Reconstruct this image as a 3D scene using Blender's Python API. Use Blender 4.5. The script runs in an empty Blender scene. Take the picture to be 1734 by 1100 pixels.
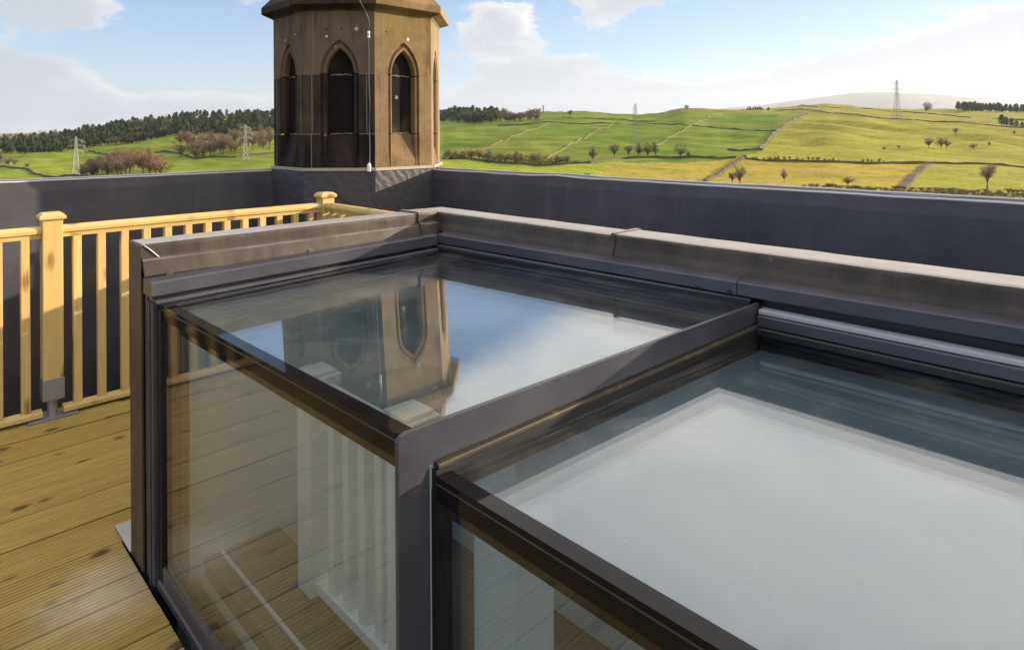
import bpy, bmesh, math, random
import numpy as np
from mathutils import Vector, Matrix, noise as mn
R = math.radians
random.seed(7)
rng = np.random.default_rng(7)
sc = bpy.context.scene
col = sc.collection

# ------------------------------------------------------------------ camera, sky, sun, exposure
F, CX, HY, EYE = 1095.0, 867.0, 226.5, 1.55
cam = bpy.data.cameras.new("camera")
cam.sensor_width = 36
cam.lens = F / 1734 * 36
cam.shift_y = -(550 - HY) / 1734
cam.clip_start = 0.05
cam.clip_end = 80000
camo = bpy.data.objects.new("camera", cam)
col.objects.link(camo)
camo.matrix_world = Matrix.Translation((0, 0, EYE)) @ Matrix.Rotation(R(90), 4, 'X') @ Matrix.Rotation(R(-.35), 4, 'Z')
sc.camera = camo

PSI = R(45.7)
SA, CA = math.sin(PSI), math.cos(PSI)
OX, OY = -1.41764, 2.4055
def W(b, a, z=0.0):                      # building grid (b along the glass front, a into the roof) -> world
    return Vector((OX + a * SA + b * CA, OY + a * CA - b * SA, z))

sun_dir = Vector((.907 * SA + .422 * CA, .907 * CA - .422 * SA, .250)).normalized()
SUN_EL = math.asin(sun_dir.z)
SUN_AZ = math.atan2(sun_dir.x, sun_dir.y)          # from +Y towards +X

sc.view_settings.view_transform = 'Standard'
sc.view_settings.look = 'None'
sc.view_settings.gamma = 1
sc.view_settings.use_curve_mapping = False
sc.view_settings.exposure = 1.05
sc.render.engine = 'CYCLES'
sc.cycles.max_bounces = 16
sc.cycles.transparent_max_bounces = 32
sc.cycles.glossy_bounces = 6
sc.cycles.diffuse_bounces = 4
sc.cycles.volume_bounces = 0
sc.cycles.use_denoising = True
sc.cycles.sample_clamp_indirect = 8

class NT:
    """short-hand for building node trees"""
    def __init__(s, tree):
        s.t = tree; s.n = tree.nodes; s.l = tree.links
    def new(s, kind, **kw):
        nd = s.n.new(kind)
        for k, v in kw.items(): setattr(nd, k, v)
        return nd
    def put(s, sock, v):
        if isinstance(v, bpy.types.NodeSocket): s.l.new(v, sock)
        elif v is not None: sock.default_value = v
    def m(s, op, a, b=None, c=None, clamp=False):
        nd = s.n.new('ShaderNodeMath'); nd.operation = op; nd.use_clamp = clamp
        for i, v in enumerate((a, b, c)): s.put(nd.inputs[i], v)
        return nd.outputs[0]
    def vm(s, op, a, b=None, out=0):
        nd = s.n.new('ShaderNodeVectorMath'); nd.operation = op
        s.put(nd.inputs[0], a)
        if b is not None:
            if op == 'SCALE': s.put(nd.inputs['Scale'], b)
            else: s.put(nd.inputs[1], b)
        return nd.outputs['Value'] if op in ('DOT_PRODUCT', 'LENGTH') else nd.outputs[0]
    def noise(s, vec, scale, detail=4, rough=.55, dist=0.0, dim='3D', w=None):
        nd = s.n.new('ShaderNodeTexNoise'); nd.noise_dimensions = dim
        if vec is not None: s.l.new(vec, nd.inputs['Vector'])
        if w is not None: s.put(nd.inputs['W'], w)
        nd.inputs['Scale'].default_value = scale; nd.inputs['Detail'].default_value = detail
        nd.inputs['Roughness'].default_value = rough; nd.inputs['Distortion'].default_value = dist
        return nd.outputs['Fac']
    def voronoi(s, vec, scale, feature='F1'):
        nd = s.n.new('ShaderNodeTexVoronoi'); nd.feature = feature
        s.l.new(vec, nd.inputs['Vector']); nd.inputs['Scale'].default_value = scale
        return nd.outputs['Distance']
    def ramp(s, f, stops, interp='LINEAR'):
        nd = s.n.new('ShaderNodeValToRGB'); cr = nd.color_ramp; cr.interpolation = interp
        while len(cr.elements) < len(stops): cr.elements.new(.5)
        for e, (p, c) in zip(cr.elements, stops):
            e.position = p; e.color = (c, c, c, 1) if isinstance(c, (int, float)) else (*c, 1)
        s.l.new(f, nd.inputs[0]); return nd.outputs[0]
    def mix(s, f, a, b, mode='MIX'):
        nd = s.n.new('ShaderNodeMix'); nd.data_type = 'RGBA'; nd.blend_type = mode
        s.put(nd.inputs['Factor'], f)
        for i, v in ((6, a), (7, b)):
            if isinstance(v, tuple) and len(v) == 3: v = (*v, 1)
            s.put(nd.inputs[i], v)
        return nd.outputs[2]
    def smooth(s, x, a, b):
        nd = s.n.new('ShaderNodeMapRange'); nd.interpolation_type = 'SMOOTHSTEP'
        s.put(nd.inputs[0], x); nd.inputs[1].default_value = a; nd.inputs[2].default_value = b
        return nd.outputs[0]
    def scale(s, vec, v):
        nd = s.n.new('ShaderNodeMapping'); s.l.new(vec, nd.inputs[0]); nd.inputs['Scale'].default_value = v
        return nd.outputs[0]
    def bump(s, h, strength, dist=.01, normal=None):
        nd = s.n.new('ShaderNodeBump'); nd.inputs['Strength'].default_value = strength
        nd.inputs['Distance'].default_value = dist; s.l.new(h, nd.inputs['Height'])
        if normal is not None: s.l.new(normal, nd.inputs['Normal'])
        return nd.outputs[0]

ROLL = R(.35)
def unroll(px, py):
    u, v = px - CX, py - HY
    c, s = math.cos(ROLL), math.sin(ROLL)
    return CX + c * u - s * v, HY + s * u + c * v
def azel(px, py):
    qx, qy = unroll(px, py)
    d = Vector(((qx - CX) / F, 1, (HY - qy) / F)).normalized()
    return math.atan2(d.x, d.y), math.asin(d.z)

SKY_STRENGTH = .14
world = bpy.data.worlds.new("World")
sc.world = world
world.use_nodes = True
g = NT(world.node_tree)
g.n.clear()
sky = g.new('ShaderNodeTexSky', sky_type='NISHITA')
sky.sun_disc = False
sky.sun_elevation = SUN_EL
sky.sun_rotation = SUN_AZ
sky.altitude = 150
sky.air_density = 1.0; sky.dust_density = .6; sky.ozone_density = 2.0
tc = g.new('ShaderNodeTexCoord')
dirv = g.vm('NORMALIZE', tc.outputs['Generated'])
sep = g.new('ShaderNodeSeparateXYZ'); g.l.new(dirv, sep.inputs[0])
dx, dy, dz = sep.outputs
az = g.m('ARCTAN2', dx, dy)
el = g.m('ARCSINE', dz)
zz = g.m('ADD', g.m('MAXIMUM', dz, 0.0), .16)
cmb = g.new('ShaderNodeCombineXYZ')
g.put(cmb.inputs[0], g.m('DIVIDE', dx, zz)); g.put(cmb.inputs[1], g.m('DIVIDE', dy, zz)); cmb.inputs[2].default_value = 3.1
plane = cmb.outputs[0]
cmb2 = g.new('ShaderNodeCombineXYZ')                     # billow coordinates for the low cumulus
g.put(cmb2.inputs[0], az); g.put(cmb2.inputs[1], g.m('MULTIPLY', el, 1.9))
bil = cmb2.outputs[0]
n_big = g.noise(plane, .55, 5, .55, .3)
n_bil = g.noise(bil, 10.5, 9, .60, .25)
n_fin = g.noise(bil, 4.0, 5, .6, .2)
def blob(px, py, rx, ry, w):
    a0, e0 = azel(px, py)
    qa = g.m('DIVIDE', g.m('SUBTRACT', az, a0), rx / F)
    qe = g.m('DIVIDE', g.m('SUBTRACT', el, e0), ry / F)
    q = g.m('ADD', g.m('MULTIPLY', qa, qa), g.m('MULTIPLY', qe, qe))
    return g.m('MULTIPLY', g.m('EXPONENT', g.m('MULTIPLY', q, -1.0)), w)
BLOBS = [(115, 12, 95, 34, .62), (20, 125, 95, 52, .62), (90, 195, 330, 30, .50), (330, 175, 200, 22, .42), (440, -4, 70, 18, .40),
         (835, 45, 75, 48, .60), (1060, -6, 150, 46, .55), (915, 128, 120, 42, .66), (840, 172, 190, 26, .55), (1130, 172, 240, 22, .55),
         (1690, 112, 200, 44, .75), (1450, 150, 260, 36, .72), (1900, 120, 300, 90, .7),
         (560, -60, 380, 90, -.26), (1260, 70, 200, 50, -.22), (330, 90, 160, 45, -.2)]
bias = None
for b_ in BLOBS:
    o_ = blob(*b_)
    bias = o_ if bias is None else g.m('ADD', bias, o_)
shape = g.m('ADD', g.m('MULTIPLY', n_bil, 1.25), g.m('MULTIPLY', n_big, .20))
cov = g.m('ADD', shape, bias)
high = g.m('MULTIPLY', g.smooth(g.m('ADD', el, g.m('MULTIPLY', az, .38)), R(13.5), R(21)), g.smooth(el, R(11.5), R(15)))
over = g.smooth(el, R(22), R(32))      # the cloud sheet that closes over the roof
n_veil = g.noise(plane, 1.1, 5, .55, .6)
veil = g.smooth(g.m('ADD', g.m('ADD', high, g.m('MULTIPLY', over, .5)), g.m('MULTIPLY', g.m('SUBTRACT', n_veil, .5), 1.5)), .12, .95)
mask = g.m('MAXIMUM', g.smooth(cov, .94, 1.08), veil)
lowfade = g.smooth(el, -.02, .035)
# bright tops, grey undersides, brighter towards the sun
body = g.smooth(g.m('ADD', g.m('MULTIPLY', n_fin, .9), g.m('MULTIPLY', g.m('SUBTRACT', 1.25, cov), .5)), .40, .72)
sdot = g.m('MAXIMUM', g.vm('DOT_PRODUCT', dirv, tuple(sun_dir)), 0.0)
glow = g.m('ADD', .84, g.m('MULTIPLY', g.m('POWER', sdot, 2.5), .06))
ccol = g.mix(body, (2.45, 2.62, 2.95), (4.45, 4.35, 4.2))
ccol = g.mix(high, ccol, g.mix(g.smooth(n_veil, .34, .66), (4.6, 4.5, 4.6), (6.5, 6.0, 5.55)))
ccol = g.vm('SCALE', ccol, glow)
tint = g.mix(1.0, sky.outputs[0], (.60, .655, .79), 'MULTIPLY')
tint = g.vm('SCALE', tint, g.m('SUBTRACT', 1.0, g.m('MULTIPLY', g.m('POWER', sdot, 2.6), .50)))
skyc = g.mix(mask, tint, ccol)
# milky air just above the hills
milk = g.m('MULTIPLY', g.m('EXPONENT', g.m('MULTIPLY', g.m('MAXIMUM', el, 0.0), -13.0)), .30)
skyc = g.mix(milk, skyc, (2.35, 2.5, 2.75))
bg = g.new('ShaderNodeBackground'); bg.inputs[1].default_value = SKY_STRENGTH
g.l.new(skyc, bg.inputs[0])
wo = g.new('ShaderNodeOutputWorld'); g.l.new(bg.outputs[0], wo.inputs[0])

sun = bpy.data.lights.new("sun", 'SUN')
sun.energy = 4.8; sun.angle = R(.55); sun.color = (1.0, .84, .62)
suno = bpy.data.objects.new("sun", sun); col.objects.link(suno)
suno.rotation_euler = (-sun_dir).to_track_quat('-Z', 'Y').to_euler()
suno.location = (30, 10, 40)

# ------------------------------------------------------------------ materials
def mat(name):
    m = bpy.data.materials.new(name); m.use_nodes = True
    h = NT(m.node_tree); h.n.clear()
    p = h.new('ShaderNodeBsdfPrincipled'); o = h.new('ShaderNodeOutputMaterial')
    h.l.new(p.outputs[0], o.inputs[0])
    h.p = p; h.o = o; h.m_ = m
    tcn = h.new('ShaderNodeTexCoord'); h.obj = tcn.outputs['Object']; h.gen = tcn.outputs['Generated']
    gm = h.new('ShaderNodeNewGeometry'); h.pos = gm.outputs['Position']; h.geo = gm
    oi = h.new('ShaderNodeObjectInfo'); h.rand = oi.outputs['Random']
    return h
def setp(h, **kw):
    names = dict(col='Base Color', rough='Roughness', metal='Metallic', spec='Specular IOR Level', n='Normal', coat='Coat Weight', coatr='Coat Roughness', sheen='Sheen Weight', trans='Transmission Weight')
    for k, v in kw.items():
        if isinstance(v, tuple) and len(v) == 3: v = (*v, 1)
        h.put(h.p.inputs[names[k]], v)
    return h.m_
def shifted(h, k=17.0):                                  # object coordinates moved by a random amount per object
    c = h.new('ShaderNodeCombineXYZ')
    h.put(c.inputs[0], h.m('MULTIPLY', h.rand, k)); h.put(c.inputs[1], h.m('MULTIPLY', h.rand, k * 3.7)); h.put(c.inputs[2], h.m('MULTIPLY', h.rand, k * 1.9))
    return h.vm('ADD', h.obj, c.outputs[0])

M = {}
def wood(name, light, dark, knot, axis, dirt_and_light=False, rough=.62):
    h = mat(name); v = shifted(h)
    st = {'y': (9, .7, 9), 'x': (.7, 9, 9), 'z': (12, 12, .8)}[axis]
    sv = h.scale(v, st)
    grain = h.noise(sv, 3.0, 6, .6, 1.2)
    fine = h.noise(h.scale(v, tuple(s * 6 for s in st)), 4.0, 3, .6)
    c = h.mix(h.smooth(grain, .30, .72), dark, light)
    c = h.mix(h.m('MULTIPLY', h.smooth(fine, .45, .75), .25), c, tuple(x * .55 for x in dark))
    c = h.mix(h.m('MULTIPLY', h.rand, .55), c, tuple(x * f for x, f in zip(dark, (.9, .85, .8))), 'MIX')
    kv = h.scale(v, {'y': (9, 5.5, .0), 'x': (5.5, 9, .0), 'z': (8, 8, 3.0)}[axis])
    kd = h.voronoi(h.vm('ADD', kv, h.vm('SCALE', h.new('ShaderNodeTexNoise').outputs['Color'], .25)), 1.0)
    gate = h.noise(v, 2.3, 1)
    kn = h.m('MULTIPLY', h.m('SUBTRACT', 1.0, h.smooth(kd, .09, .27)), h.smooth(gate, .36, .42))
    c = h.mix(h.m('MULTIPLY', kn, .92), c, knot)
    if dirt_and_light:
        oz = h.new('ShaderNodeSeparateXYZ'); h.l.new(h.obj, oz.inputs[0])
        c = h.mix(h.m('MULTIPLY', h.m('SUBTRACT', 1.0, h.smooth(oz.outputs[2], -.0040, -.0012)), .35), c, (.15, .105, .035))   # darker down in the grooves
    if dirt_and_light:                                             # light thrown by the glass, painted pale on the boards by the wall
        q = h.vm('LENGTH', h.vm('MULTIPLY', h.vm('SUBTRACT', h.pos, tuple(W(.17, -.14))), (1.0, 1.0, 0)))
        glass_light = h.m('MULTIPLY', h.m('SUBTRACT', 1.0, h.smooth(h.m('ADD', q, h.m('MULTIPLY', h.noise(h.pos, 7, 4), .25)), .14, .40)), .55)
        c = h.mix(glass_light, c, (.66, .58, .42))
        dirt = h.noise(h.pos, 1.4, 5, .6)
        c = h.mix(h.m('MULTIPLY', h.smooth(dirt, .5, .75), .35), c, (.20, .15, .075))
    return setp(h, col=c, rough=rough, spec=.3, n=h.bump(h.m('ADD', grain, h.m('MULTIPLY', fine, .1)), .18, .002))
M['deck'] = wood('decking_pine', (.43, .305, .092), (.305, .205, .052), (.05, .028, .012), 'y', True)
M['rail_z'] = wood('railing_pine_upright', (.72, .53, .225), (.62, .42, .145), (.20, .10, .03), 'z')
M['rail_y'] = wood('railing_pine_long', (.72, .53, .225), (.62, .42, .145), (.20, .10, .03), 'y')
M['rail_x'] = wood('railing_pine_cross', (.72, .53, .225), (.62, .42, .145), (.20, .10, .03), 'x')

h = mat('galvanised_steel'); n_ = h.noise(h.obj, 14, 4)
M['steel'] = setp(h, col=h.mix(n_, (.30, .31, .33), (.42, .42, .43)), rough=h.ramp(n_, [(.3, .38), (.7, .55)]), metal=.7)

h = mat('weathered_lead')
st_ = h.noise(h.scale(h.obj, (2, 2, .6)), 5, 6, .65, .6); sp_ = h.noise(h.obj, 22, 5, .65); lo_ = h.noise(h.obj, 2.2, 4, .6)
c_ = h.mix(h.smooth(st_, .3, .7), (.042, .031, .023), (.080, .060, .045))
c_ = h.mix(h.m('MULTIPLY', h.smooth(lo_, .5, .72), .6), c_, (.135, .105, .08))
c_ = h.mix(h.m('MULTIPLY', h.smooth(sp_, .62, .74), .5), c_, (.22, .19, .16))
dr_ = h.noise(h.scale(h.obj, (14, 14, .5)), 3, 4, .6)
c_ = h.mix(h.m('MULTIPLY', h.smooth(dr_, .55, .7), .55), c_, (.045, .032, .026))
b1_ = h.bump(h.noise(h.scale(h.obj, (1, 1, 2.2)), 3.2, 3, .5), .45, .02); b2_ = h.bump(sp_, .10, .002, b1_)
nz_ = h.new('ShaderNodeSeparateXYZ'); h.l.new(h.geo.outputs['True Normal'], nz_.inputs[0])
c_ = h.mix(h.m('MULTIPLY', h.smooth(nz_.outputs[2], .80, .96), .75), c_, h.mix(st_, (.31, .285, .27), (.50, .465, .44)))   # flat tops painted paler, for the sun and sky light on them
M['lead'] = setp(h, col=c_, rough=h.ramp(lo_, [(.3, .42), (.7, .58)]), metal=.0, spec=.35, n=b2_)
h = mat('bright_lead_seam'); M['seam'] = setp(h, col=(.40, .36, .32), rough=.4, metal=.2)

h = mat('anthracite_aluminium'); n_ = h.noise(h.obj, 5, 5); sc_ = h.noise(h.scale(h.obj, (1, 1, 8)), 60, 3)
c_ = h.mix(h.smooth(n_, .35, .7), (.045, .044, .058), (.065, .063, .074))
c_ = h.mix(h.m('MULTIPLY', h.smooth(sc_, .62, .7), .2), c_, (.2, .18, .15))
M['alu'] = setp(h, col=c_, rough=h.ramp(n_, [(.3, .30), (.7, .42)]), spec=.5, n=h.bump(n_, .06, .004))
h = mat('pale_aluminium_track'); M['track'] = setp(h, col=(.44, .44, .47), rough=.4, metal=.2)
h = mat('black_gasket'); n_ = h.noise(h.obj, 30, 3); M['black'] = setp(h, col=h.mix(n_, (.008, .008, .009), (.018, .016, .015)), rough=.35, spec=.4)
h = mat('black_edge_bar'); M['bar'] = setp(h, col=(.009, .008, .009), rough=.06, spec=.22)
h = mat('black_enamel'); M['enamel'] = setp(h, col=(.012, .009, .008), rough=1.0, spec=0.0)
h = mat('dusty_ledge'); n_ = h.noise(h.obj, 25, 5, .7); M['dusty'] = setp(h, col=h.mix(h.smooth(n_, .5, .75), (.045, .034, .022), (.15, .105, .055)), rough=.6)

def glass(name, tr, ior, dust=0.0):
    m = bpy.data.materials.new(name); m.use_nodes = True
    h = NT(m.node_tree); h.n.clear()
    o = h.new('ShaderNodeOutputMaterial'); t = h.new('ShaderNodeBsdfTransparent'); gl = h.new('ShaderNodeBsdfGlossy')
    t.inputs[0].default_value = (*tr, 1); gl.inputs['Roughness'].default_value = 0.0; gl.inputs['Color'].default_value = (.99, .98, .97, 1)
    fr = h.new('ShaderNodeFresnel'); ge = h.new('ShaderNodeNewGeometry')
    # both faces of a sheet mirror alike: undo the swap of the index on back faces
    h.put(fr.inputs['IOR'], h.m('ADD', h.m('MULTIPLY', ge.outputs['Backfacing'], 1.0 / ior - ior), ior))
    mx = h.new('ShaderNodeMixShader'); h.l.new(fr.outputs[0], mx.inputs[0]); h.l.new(t.outputs[0], mx.inputs[1]); h.l.new(gl.outputs[0], mx.inputs[2])
    out = mx.outputs[0]
    if dust:                                               # dried water marks and dust
        p = ge.outputs['Position']
        f = h.m('MULTIPLY', h.smooth(h.noise(p, 3.2, 6, .7, .8), .42, .75), dust)
        sp = h.m('MULTIPLY', h.m('SUBTRACT', 1, h.smooth(h.voronoi(p, 22), .05, .09)), h.m('MULTIPLY', h.smooth(h.noise(p, 2.1, 2), .5, .6), dust * 5))
        df = h.new('ShaderNodeBsdfDiffuse'); df.inputs[0].default_value = (.55, .53, .50, 1)
        m2 = h.new('ShaderNodeMixShader'); h.l.new(h.m('ADD', f, sp, clamp=True), m2.inputs[0]); h.l.new(out, m2.inputs[1]); h.l.new(df.outputs[0], m2.inputs[2]); out = m2.outputs[0]
    h.l.new(out, o.inputs[0])
    return m
M['glass'] = glass('roof_glass', (.925, .952, .957), 1.66, .05)
M['glass_under'] = glass('roof_glass_inner', (.925, .952, .957), 1.66)
M['glass_front'] = glass('front_glass', (.94, .962, .965), 1.45, .04)

def stone(name, light, mid, soot, amount):
    h = mat(name); v = h.pos
    n1 = h.noise(v, 5, 6, .65, .4); n2 = h.noise(v, 40, 4, .7); n3 = h.noise(h.scale(v, (3, 3, .7)), 3.2, 5, .6); n4 = h.noise(v, 1.7, 3)
    c = h.mix(h.smooth(n1, .3, .7), mid, light)
    c = h.mix(h.m('MULTIPLY', h.smooth(n2, .55, .75), .4), c, tuple(x * .5 for x in mid))
    c = h.mix(h.m('MULTIPLY', h.smooth(n4, .5, .7), .3), c, (.20, .17, .05))
    c = h.mix(h.m('MULTIPLY', h.smooth(n3, .62 - amount * .55, .82 - amount * .45), min(1, .4 + amount)), c, soot)
    pale = h.voronoi(h.vm('ADD', v, (.3, .1, .45)), 3.3)
    c = h.mix(h.m('MULTIPLY', h.m('SUBTRACT', 1, h.smooth(pale, .035, .06)), .6), c, (.42, .36, .30))
    b1 = h.bump(n1, .35, .012); b2 = h.bump(n2, .55, .004, b1)
    return setp(h, col=c, rough=.9, spec=.2, n=b2)
M['stone_clean'] = stone('sandstone_clean', (.255, .168, .086), (.158, .102, .050), (.055, .038, .023), .20)  # stone with little soot
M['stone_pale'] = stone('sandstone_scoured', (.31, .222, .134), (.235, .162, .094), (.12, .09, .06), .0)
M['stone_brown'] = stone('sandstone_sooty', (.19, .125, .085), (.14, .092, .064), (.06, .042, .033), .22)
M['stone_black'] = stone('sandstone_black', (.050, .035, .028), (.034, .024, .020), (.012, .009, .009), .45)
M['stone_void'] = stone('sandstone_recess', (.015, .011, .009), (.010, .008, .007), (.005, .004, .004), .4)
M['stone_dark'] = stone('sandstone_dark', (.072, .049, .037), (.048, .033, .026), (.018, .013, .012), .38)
h = mat('lime_mortar'); n_ = h.noise(h.pos, 30, 4); M['mortar'] = setp(h, col=h.mix(n_, (.15, .105, .07), (.32, .25, .18)), rough=.95)
h = mat('mortar_dab'); M['dab'] = setp(h, col=(.55, .49, .43), rough=.9)
h = mat('drill_hole'); M['hole'] = setp(h, col=(.01, .008, .007), rough=1.0)
h = mat('grey_cable'); M['cable'] = setp(h, col=(.30, .26, .22), rough=.5)
h = mat('white_connector'); M['conn'] = setp(h, col=(.85, .80, .76), rough=.4)
h = mat('painted_batten'); n_ = h.noise(h.pos, 12, 4); M['batten'] = setp(h, col=h.mix(n_, (.36, .29, .22), (.50, .42, .33)), rough=.7)

h = mat('roof_membrane')
n1 = h.noise(h.pos, 3.0, 5, .6); n2 = h.noise(h.scale(h.pos, (1, 1, 3.5)), 38, 4, .65); n3 = h.noise(h.scale(h.pos, (1.4, 1.4, 5)), 2.6, 4, .6, .5)
c_ = h.mix(h.smooth(n1, .3, .7), (.045, .042, .053), (.068, .063, .073))
c_ = h.mix(h.m('MULTIPLY', h.smooth(n2, .58, .72), .35), c_, (.035, .033, .04))
n5 = h.noise(h.scale(h.pos, (1, 1, .12)), 9, 4, .6)
c_ = h.mix(h.m('MULTIPLY', h.smooth(n5, .55, .72), .35), c_, (.105, .098, .098))
M['membrane'] = setp(h, col=c_, rough=.6, spec=.4, n=h.bump(n2, .22, .003, h.bump(n3, .18, .015)))
h = mat('wrinkled_membrane')
wv = h.new('ShaderNodeTexWave'); wv.wave_type = 'BANDS'; wv.bands_direction = 'DIAGONAL'; h.l.new(h.pos, wv.inputs[0]); wv.inputs['Scale'].default_value = 5.5; wv.inputs['Distortion'].default_value = 9; wv.inputs['Detail'].default_value = 2
n2 = h.noise(h.scale(h.pos, (1, 1, 3.5)), 38, 4, .65)
M['wrinkle'] = setp(h, col=(.066, .061, .066), rough=.55, spec=.45, n=h.bump(h.m('ADD', wv.outputs[1], h.m('MULTIPLY', n2, .5)), .35, .006, h.bump(h.noise(h.scale(h.pos, (3, 3, 5)), 4, 4, .6, 1.0), .3, .02)))
h = mat('drip_trim'); M['trim'] = setp(h, col=(.62, .59, .58), rough=.4)

h = mat('stairwell_plaster'); n_ = h.noise(h.pos, 2.0, 4); M['plaster'] = setp(h, col=h.mix(n_, (.42, .52, .57), (.50, .59, .63)), rough=.9)
h = mat('stair_carpet'); n_ = h.noise(h.pos, 60, 3); M['carpet'] = setp(h, col=h.mix(n_, (.035, .04, .045), (.06, .065, .07)), rough=1.0)
h = mat('white_gloss_paint'); M['white'] = setp(h, col=(.74, .76, .77), rough=.35)

def twig(name, c0, c1):
    h = mat(name); n_ = h.noise(h.obj, 3.0, 3)
    c = h.mix(h.smooth(n_, .35, .65), c0, c1)
    c = h.mix(h.m('MULTIPLY', h.rand, .4), c, tuple(x * .6 for x in c0))
    return setp(h, col=c, rough=.9, spec=.1)
M['twig'] = twig('bare_twigs', (.20, .145, .10), (.31, .235, .165))
M['twig_red'] = twig('russet_twigs', (.22, .14, .095), (.32, .215, .145))
M['bark'] = twig('tree_bark', (.10, .08, .06), (.20, .16, .12))
M['needle'] = twig('dark_needles', (.030, .046, .026), (.070, .090, .042))
M['hedge'] = twig('bare_hedge', (.085, .065, .04), (.15, .115, .07))
M['scrub'] = twig('dead_scrub', (.20, .15, .085), (.33, .25, .14))
h = mat('field_wall_stone'); n_ = h.noise(h.pos, .9, 4, .7); M['wallstone'] = setp(h, col=h.mix(n_, (.055, .045, .038), (.15, .125, .10)), rough=.95)
h = mat('pale_field_wall'); n_ = h.noise(h.pos, .9, 4, .7); M['palewall'] = setp(h, col=h.mix(n_, (.15, .11, .055), (.27, .20, .10)), rough=.95)
h = mat('pylon_steel'); M['pylon'] = setp(h, col=(.50, .50, .48), rough=.5, metal=.3)
h = mat('weathered_pylon_steel'); M['pylon_grey'] = setp(h, col=(.19, .19, .20), rough=.6, metal=.2)
h = mat('barn_stone'); n_ = h.noise(h.pos, 1.2, 4); M['barn'] = setp(h, col=h.mix(n_, (.10, .06, .05), (.17, .11, .09)), rough=.9)
h = mat('slate_roof'); M['slate'] = setp(h, col=(.09, .085, .085), rough=.7)

# ------------------------------------------------------------------ builders
def tag(o, label=None, cat=None, group=None, kind=None):
    if label: o['label'] = label
    if cat: o['category'] = cat
    if group: o['group'] = group
    if kind: o['kind'] = kind
    return o
def thing(name, loc, rz, label, cat, group=None):
    o = bpy.data.objects.new(name, None); col.objects.link(o); o.empty_display_size = .2
    o.location = loc; o.rotation_euler = (0, 0, rz)
    return tag(o, label, cat, group)
def roofthing(name, b, a, z, label, cat, group=None):     # stands on the roof grid: local x = b, y = a
    return thing(name, W(b, a, z), -PSI, label, cat, group)
def link(name, mesh, parent=None):
    o = bpy.data.objects.new(name, mesh); col.objects.link(o)
    if parent is not None: o.parent = parent
    return o
class MB:
    def __init__(s): s.v = []; s.f = []
    def add(s, vs, fs):
        n = len(s.v); s.v += [tuple(p) for p in vs]; s.f += [tuple(i + n for i in f) for f in fs]
    def hexa(s, p):                                       # 4 bottom (ccw from above) + 4 top
        s.add(p, [(3, 2, 1, 0), (4, 5, 6, 7), (0, 1, 5, 4), (1, 2, 6, 5), (2, 3, 7, 6), (3, 0, 4, 7)])
    def box(s, x0, x1, y0, y1, z0, z1):
        s.hexa([(x0, y0, z0), (x1, y0, z0), (x1, y1, z0), (x0, y1, z0), (x0, y0, z1), (x1, y0, z1), (x1, y1, z1), (x0, y1, z1)])
    def tube(s, pts, r, n=6, cap=True):
        pts = [Vector(p) for p in pts]; rs = r if isinstance(r, (list, tuple)) else [r] * len(pts)
        base = len(s.v); ring = []
        for i, p in enumerate(pts):
            d = (pts[min(i + 1, len(pts) - 1)] - pts[max(i - 1, 0)]).normalized()
            u = d.cross(Vector((0, 0, 1)));
            if u.length < 1e-3: u = d.cross(Vector((1, 0, 0)))
            u.normalize(); w = d.cross(u)
            for k in range(n):
                t = 2 * math.pi * k / n
                s.v.append(tuple(p + (u * math.cos(t) + w * math.sin(t)) * rs[i]))
        for i in range(len(pts) - 1):
            for k in range(n):
                a = base + i * n + k; b = base + i * n + (k + 1) % n
                s.f.append((a, b, b + n, a + n))
        if cap:
            s.f.append(tuple(base + k for k in range(n))[::-1]); e = base + (len(pts) - 1) * n
            s.f.append(tuple(e + k for k in range(n)))
    def prism(s, prof, path):                             # prof: closed list of 2d points, path: list of functions 2d -> 3d
        n = len(prof); base = len(s.v)
        for fn in path: s.v += [tuple(fn(*q)) for q in prof]
        for i in range(len(path) - 1):
            for k in range(n):
                a = base + i * n + k; b = base + i * n + (k + 1) % n
                s.f.append((a, b, b + n, a + n))
        s.f.append(tuple(base + k for k in range(n))[::-1]); e = base + (len(path) - 1) * n
        s.f.append(tuple(e + k for k in range(n)))
    def mesh(s, name, m, smooth=False, bevel=0.0):
        me = bpy.data.meshes.new(name); me.from_pydata(s.v, [], s.f)
        bm = bmesh.new(); bm.from_mesh(me)
        bmesh.ops.recalc_face_normals(bm, faces=bm.faces)
        if bevel > 0:
            bmesh.ops.bevel(bm, geom=[e for e in bm.edges if e.calc_face_angle(0) > .6], offset=bevel, segments=2, affect='EDGES', profile=.6)
        bm.to_mesh(me); bm.free()
        me.materials.append(M[m] if isinstance(m, str) else m)
        if smooth:
            me.polygons.foreach_set('use_smooth', [True] * len(me.polygons)); me.set_sharp_from_angle(angle=R(32))
        me.update(); return me
    def build(s, name, m, parent=None, smooth=False, bevel=0.0): return link(name, s.mesh(name, m, smooth, bevel), parent)
def kids(o): return [c for c in bpy.data.objects if c.parent == o]
def copy_of(o, parent, loc=None):
    c = o.copy(); col.objects.link(c); c.parent = parent
    if loc is not None: c.location = loc
    return c

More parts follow.
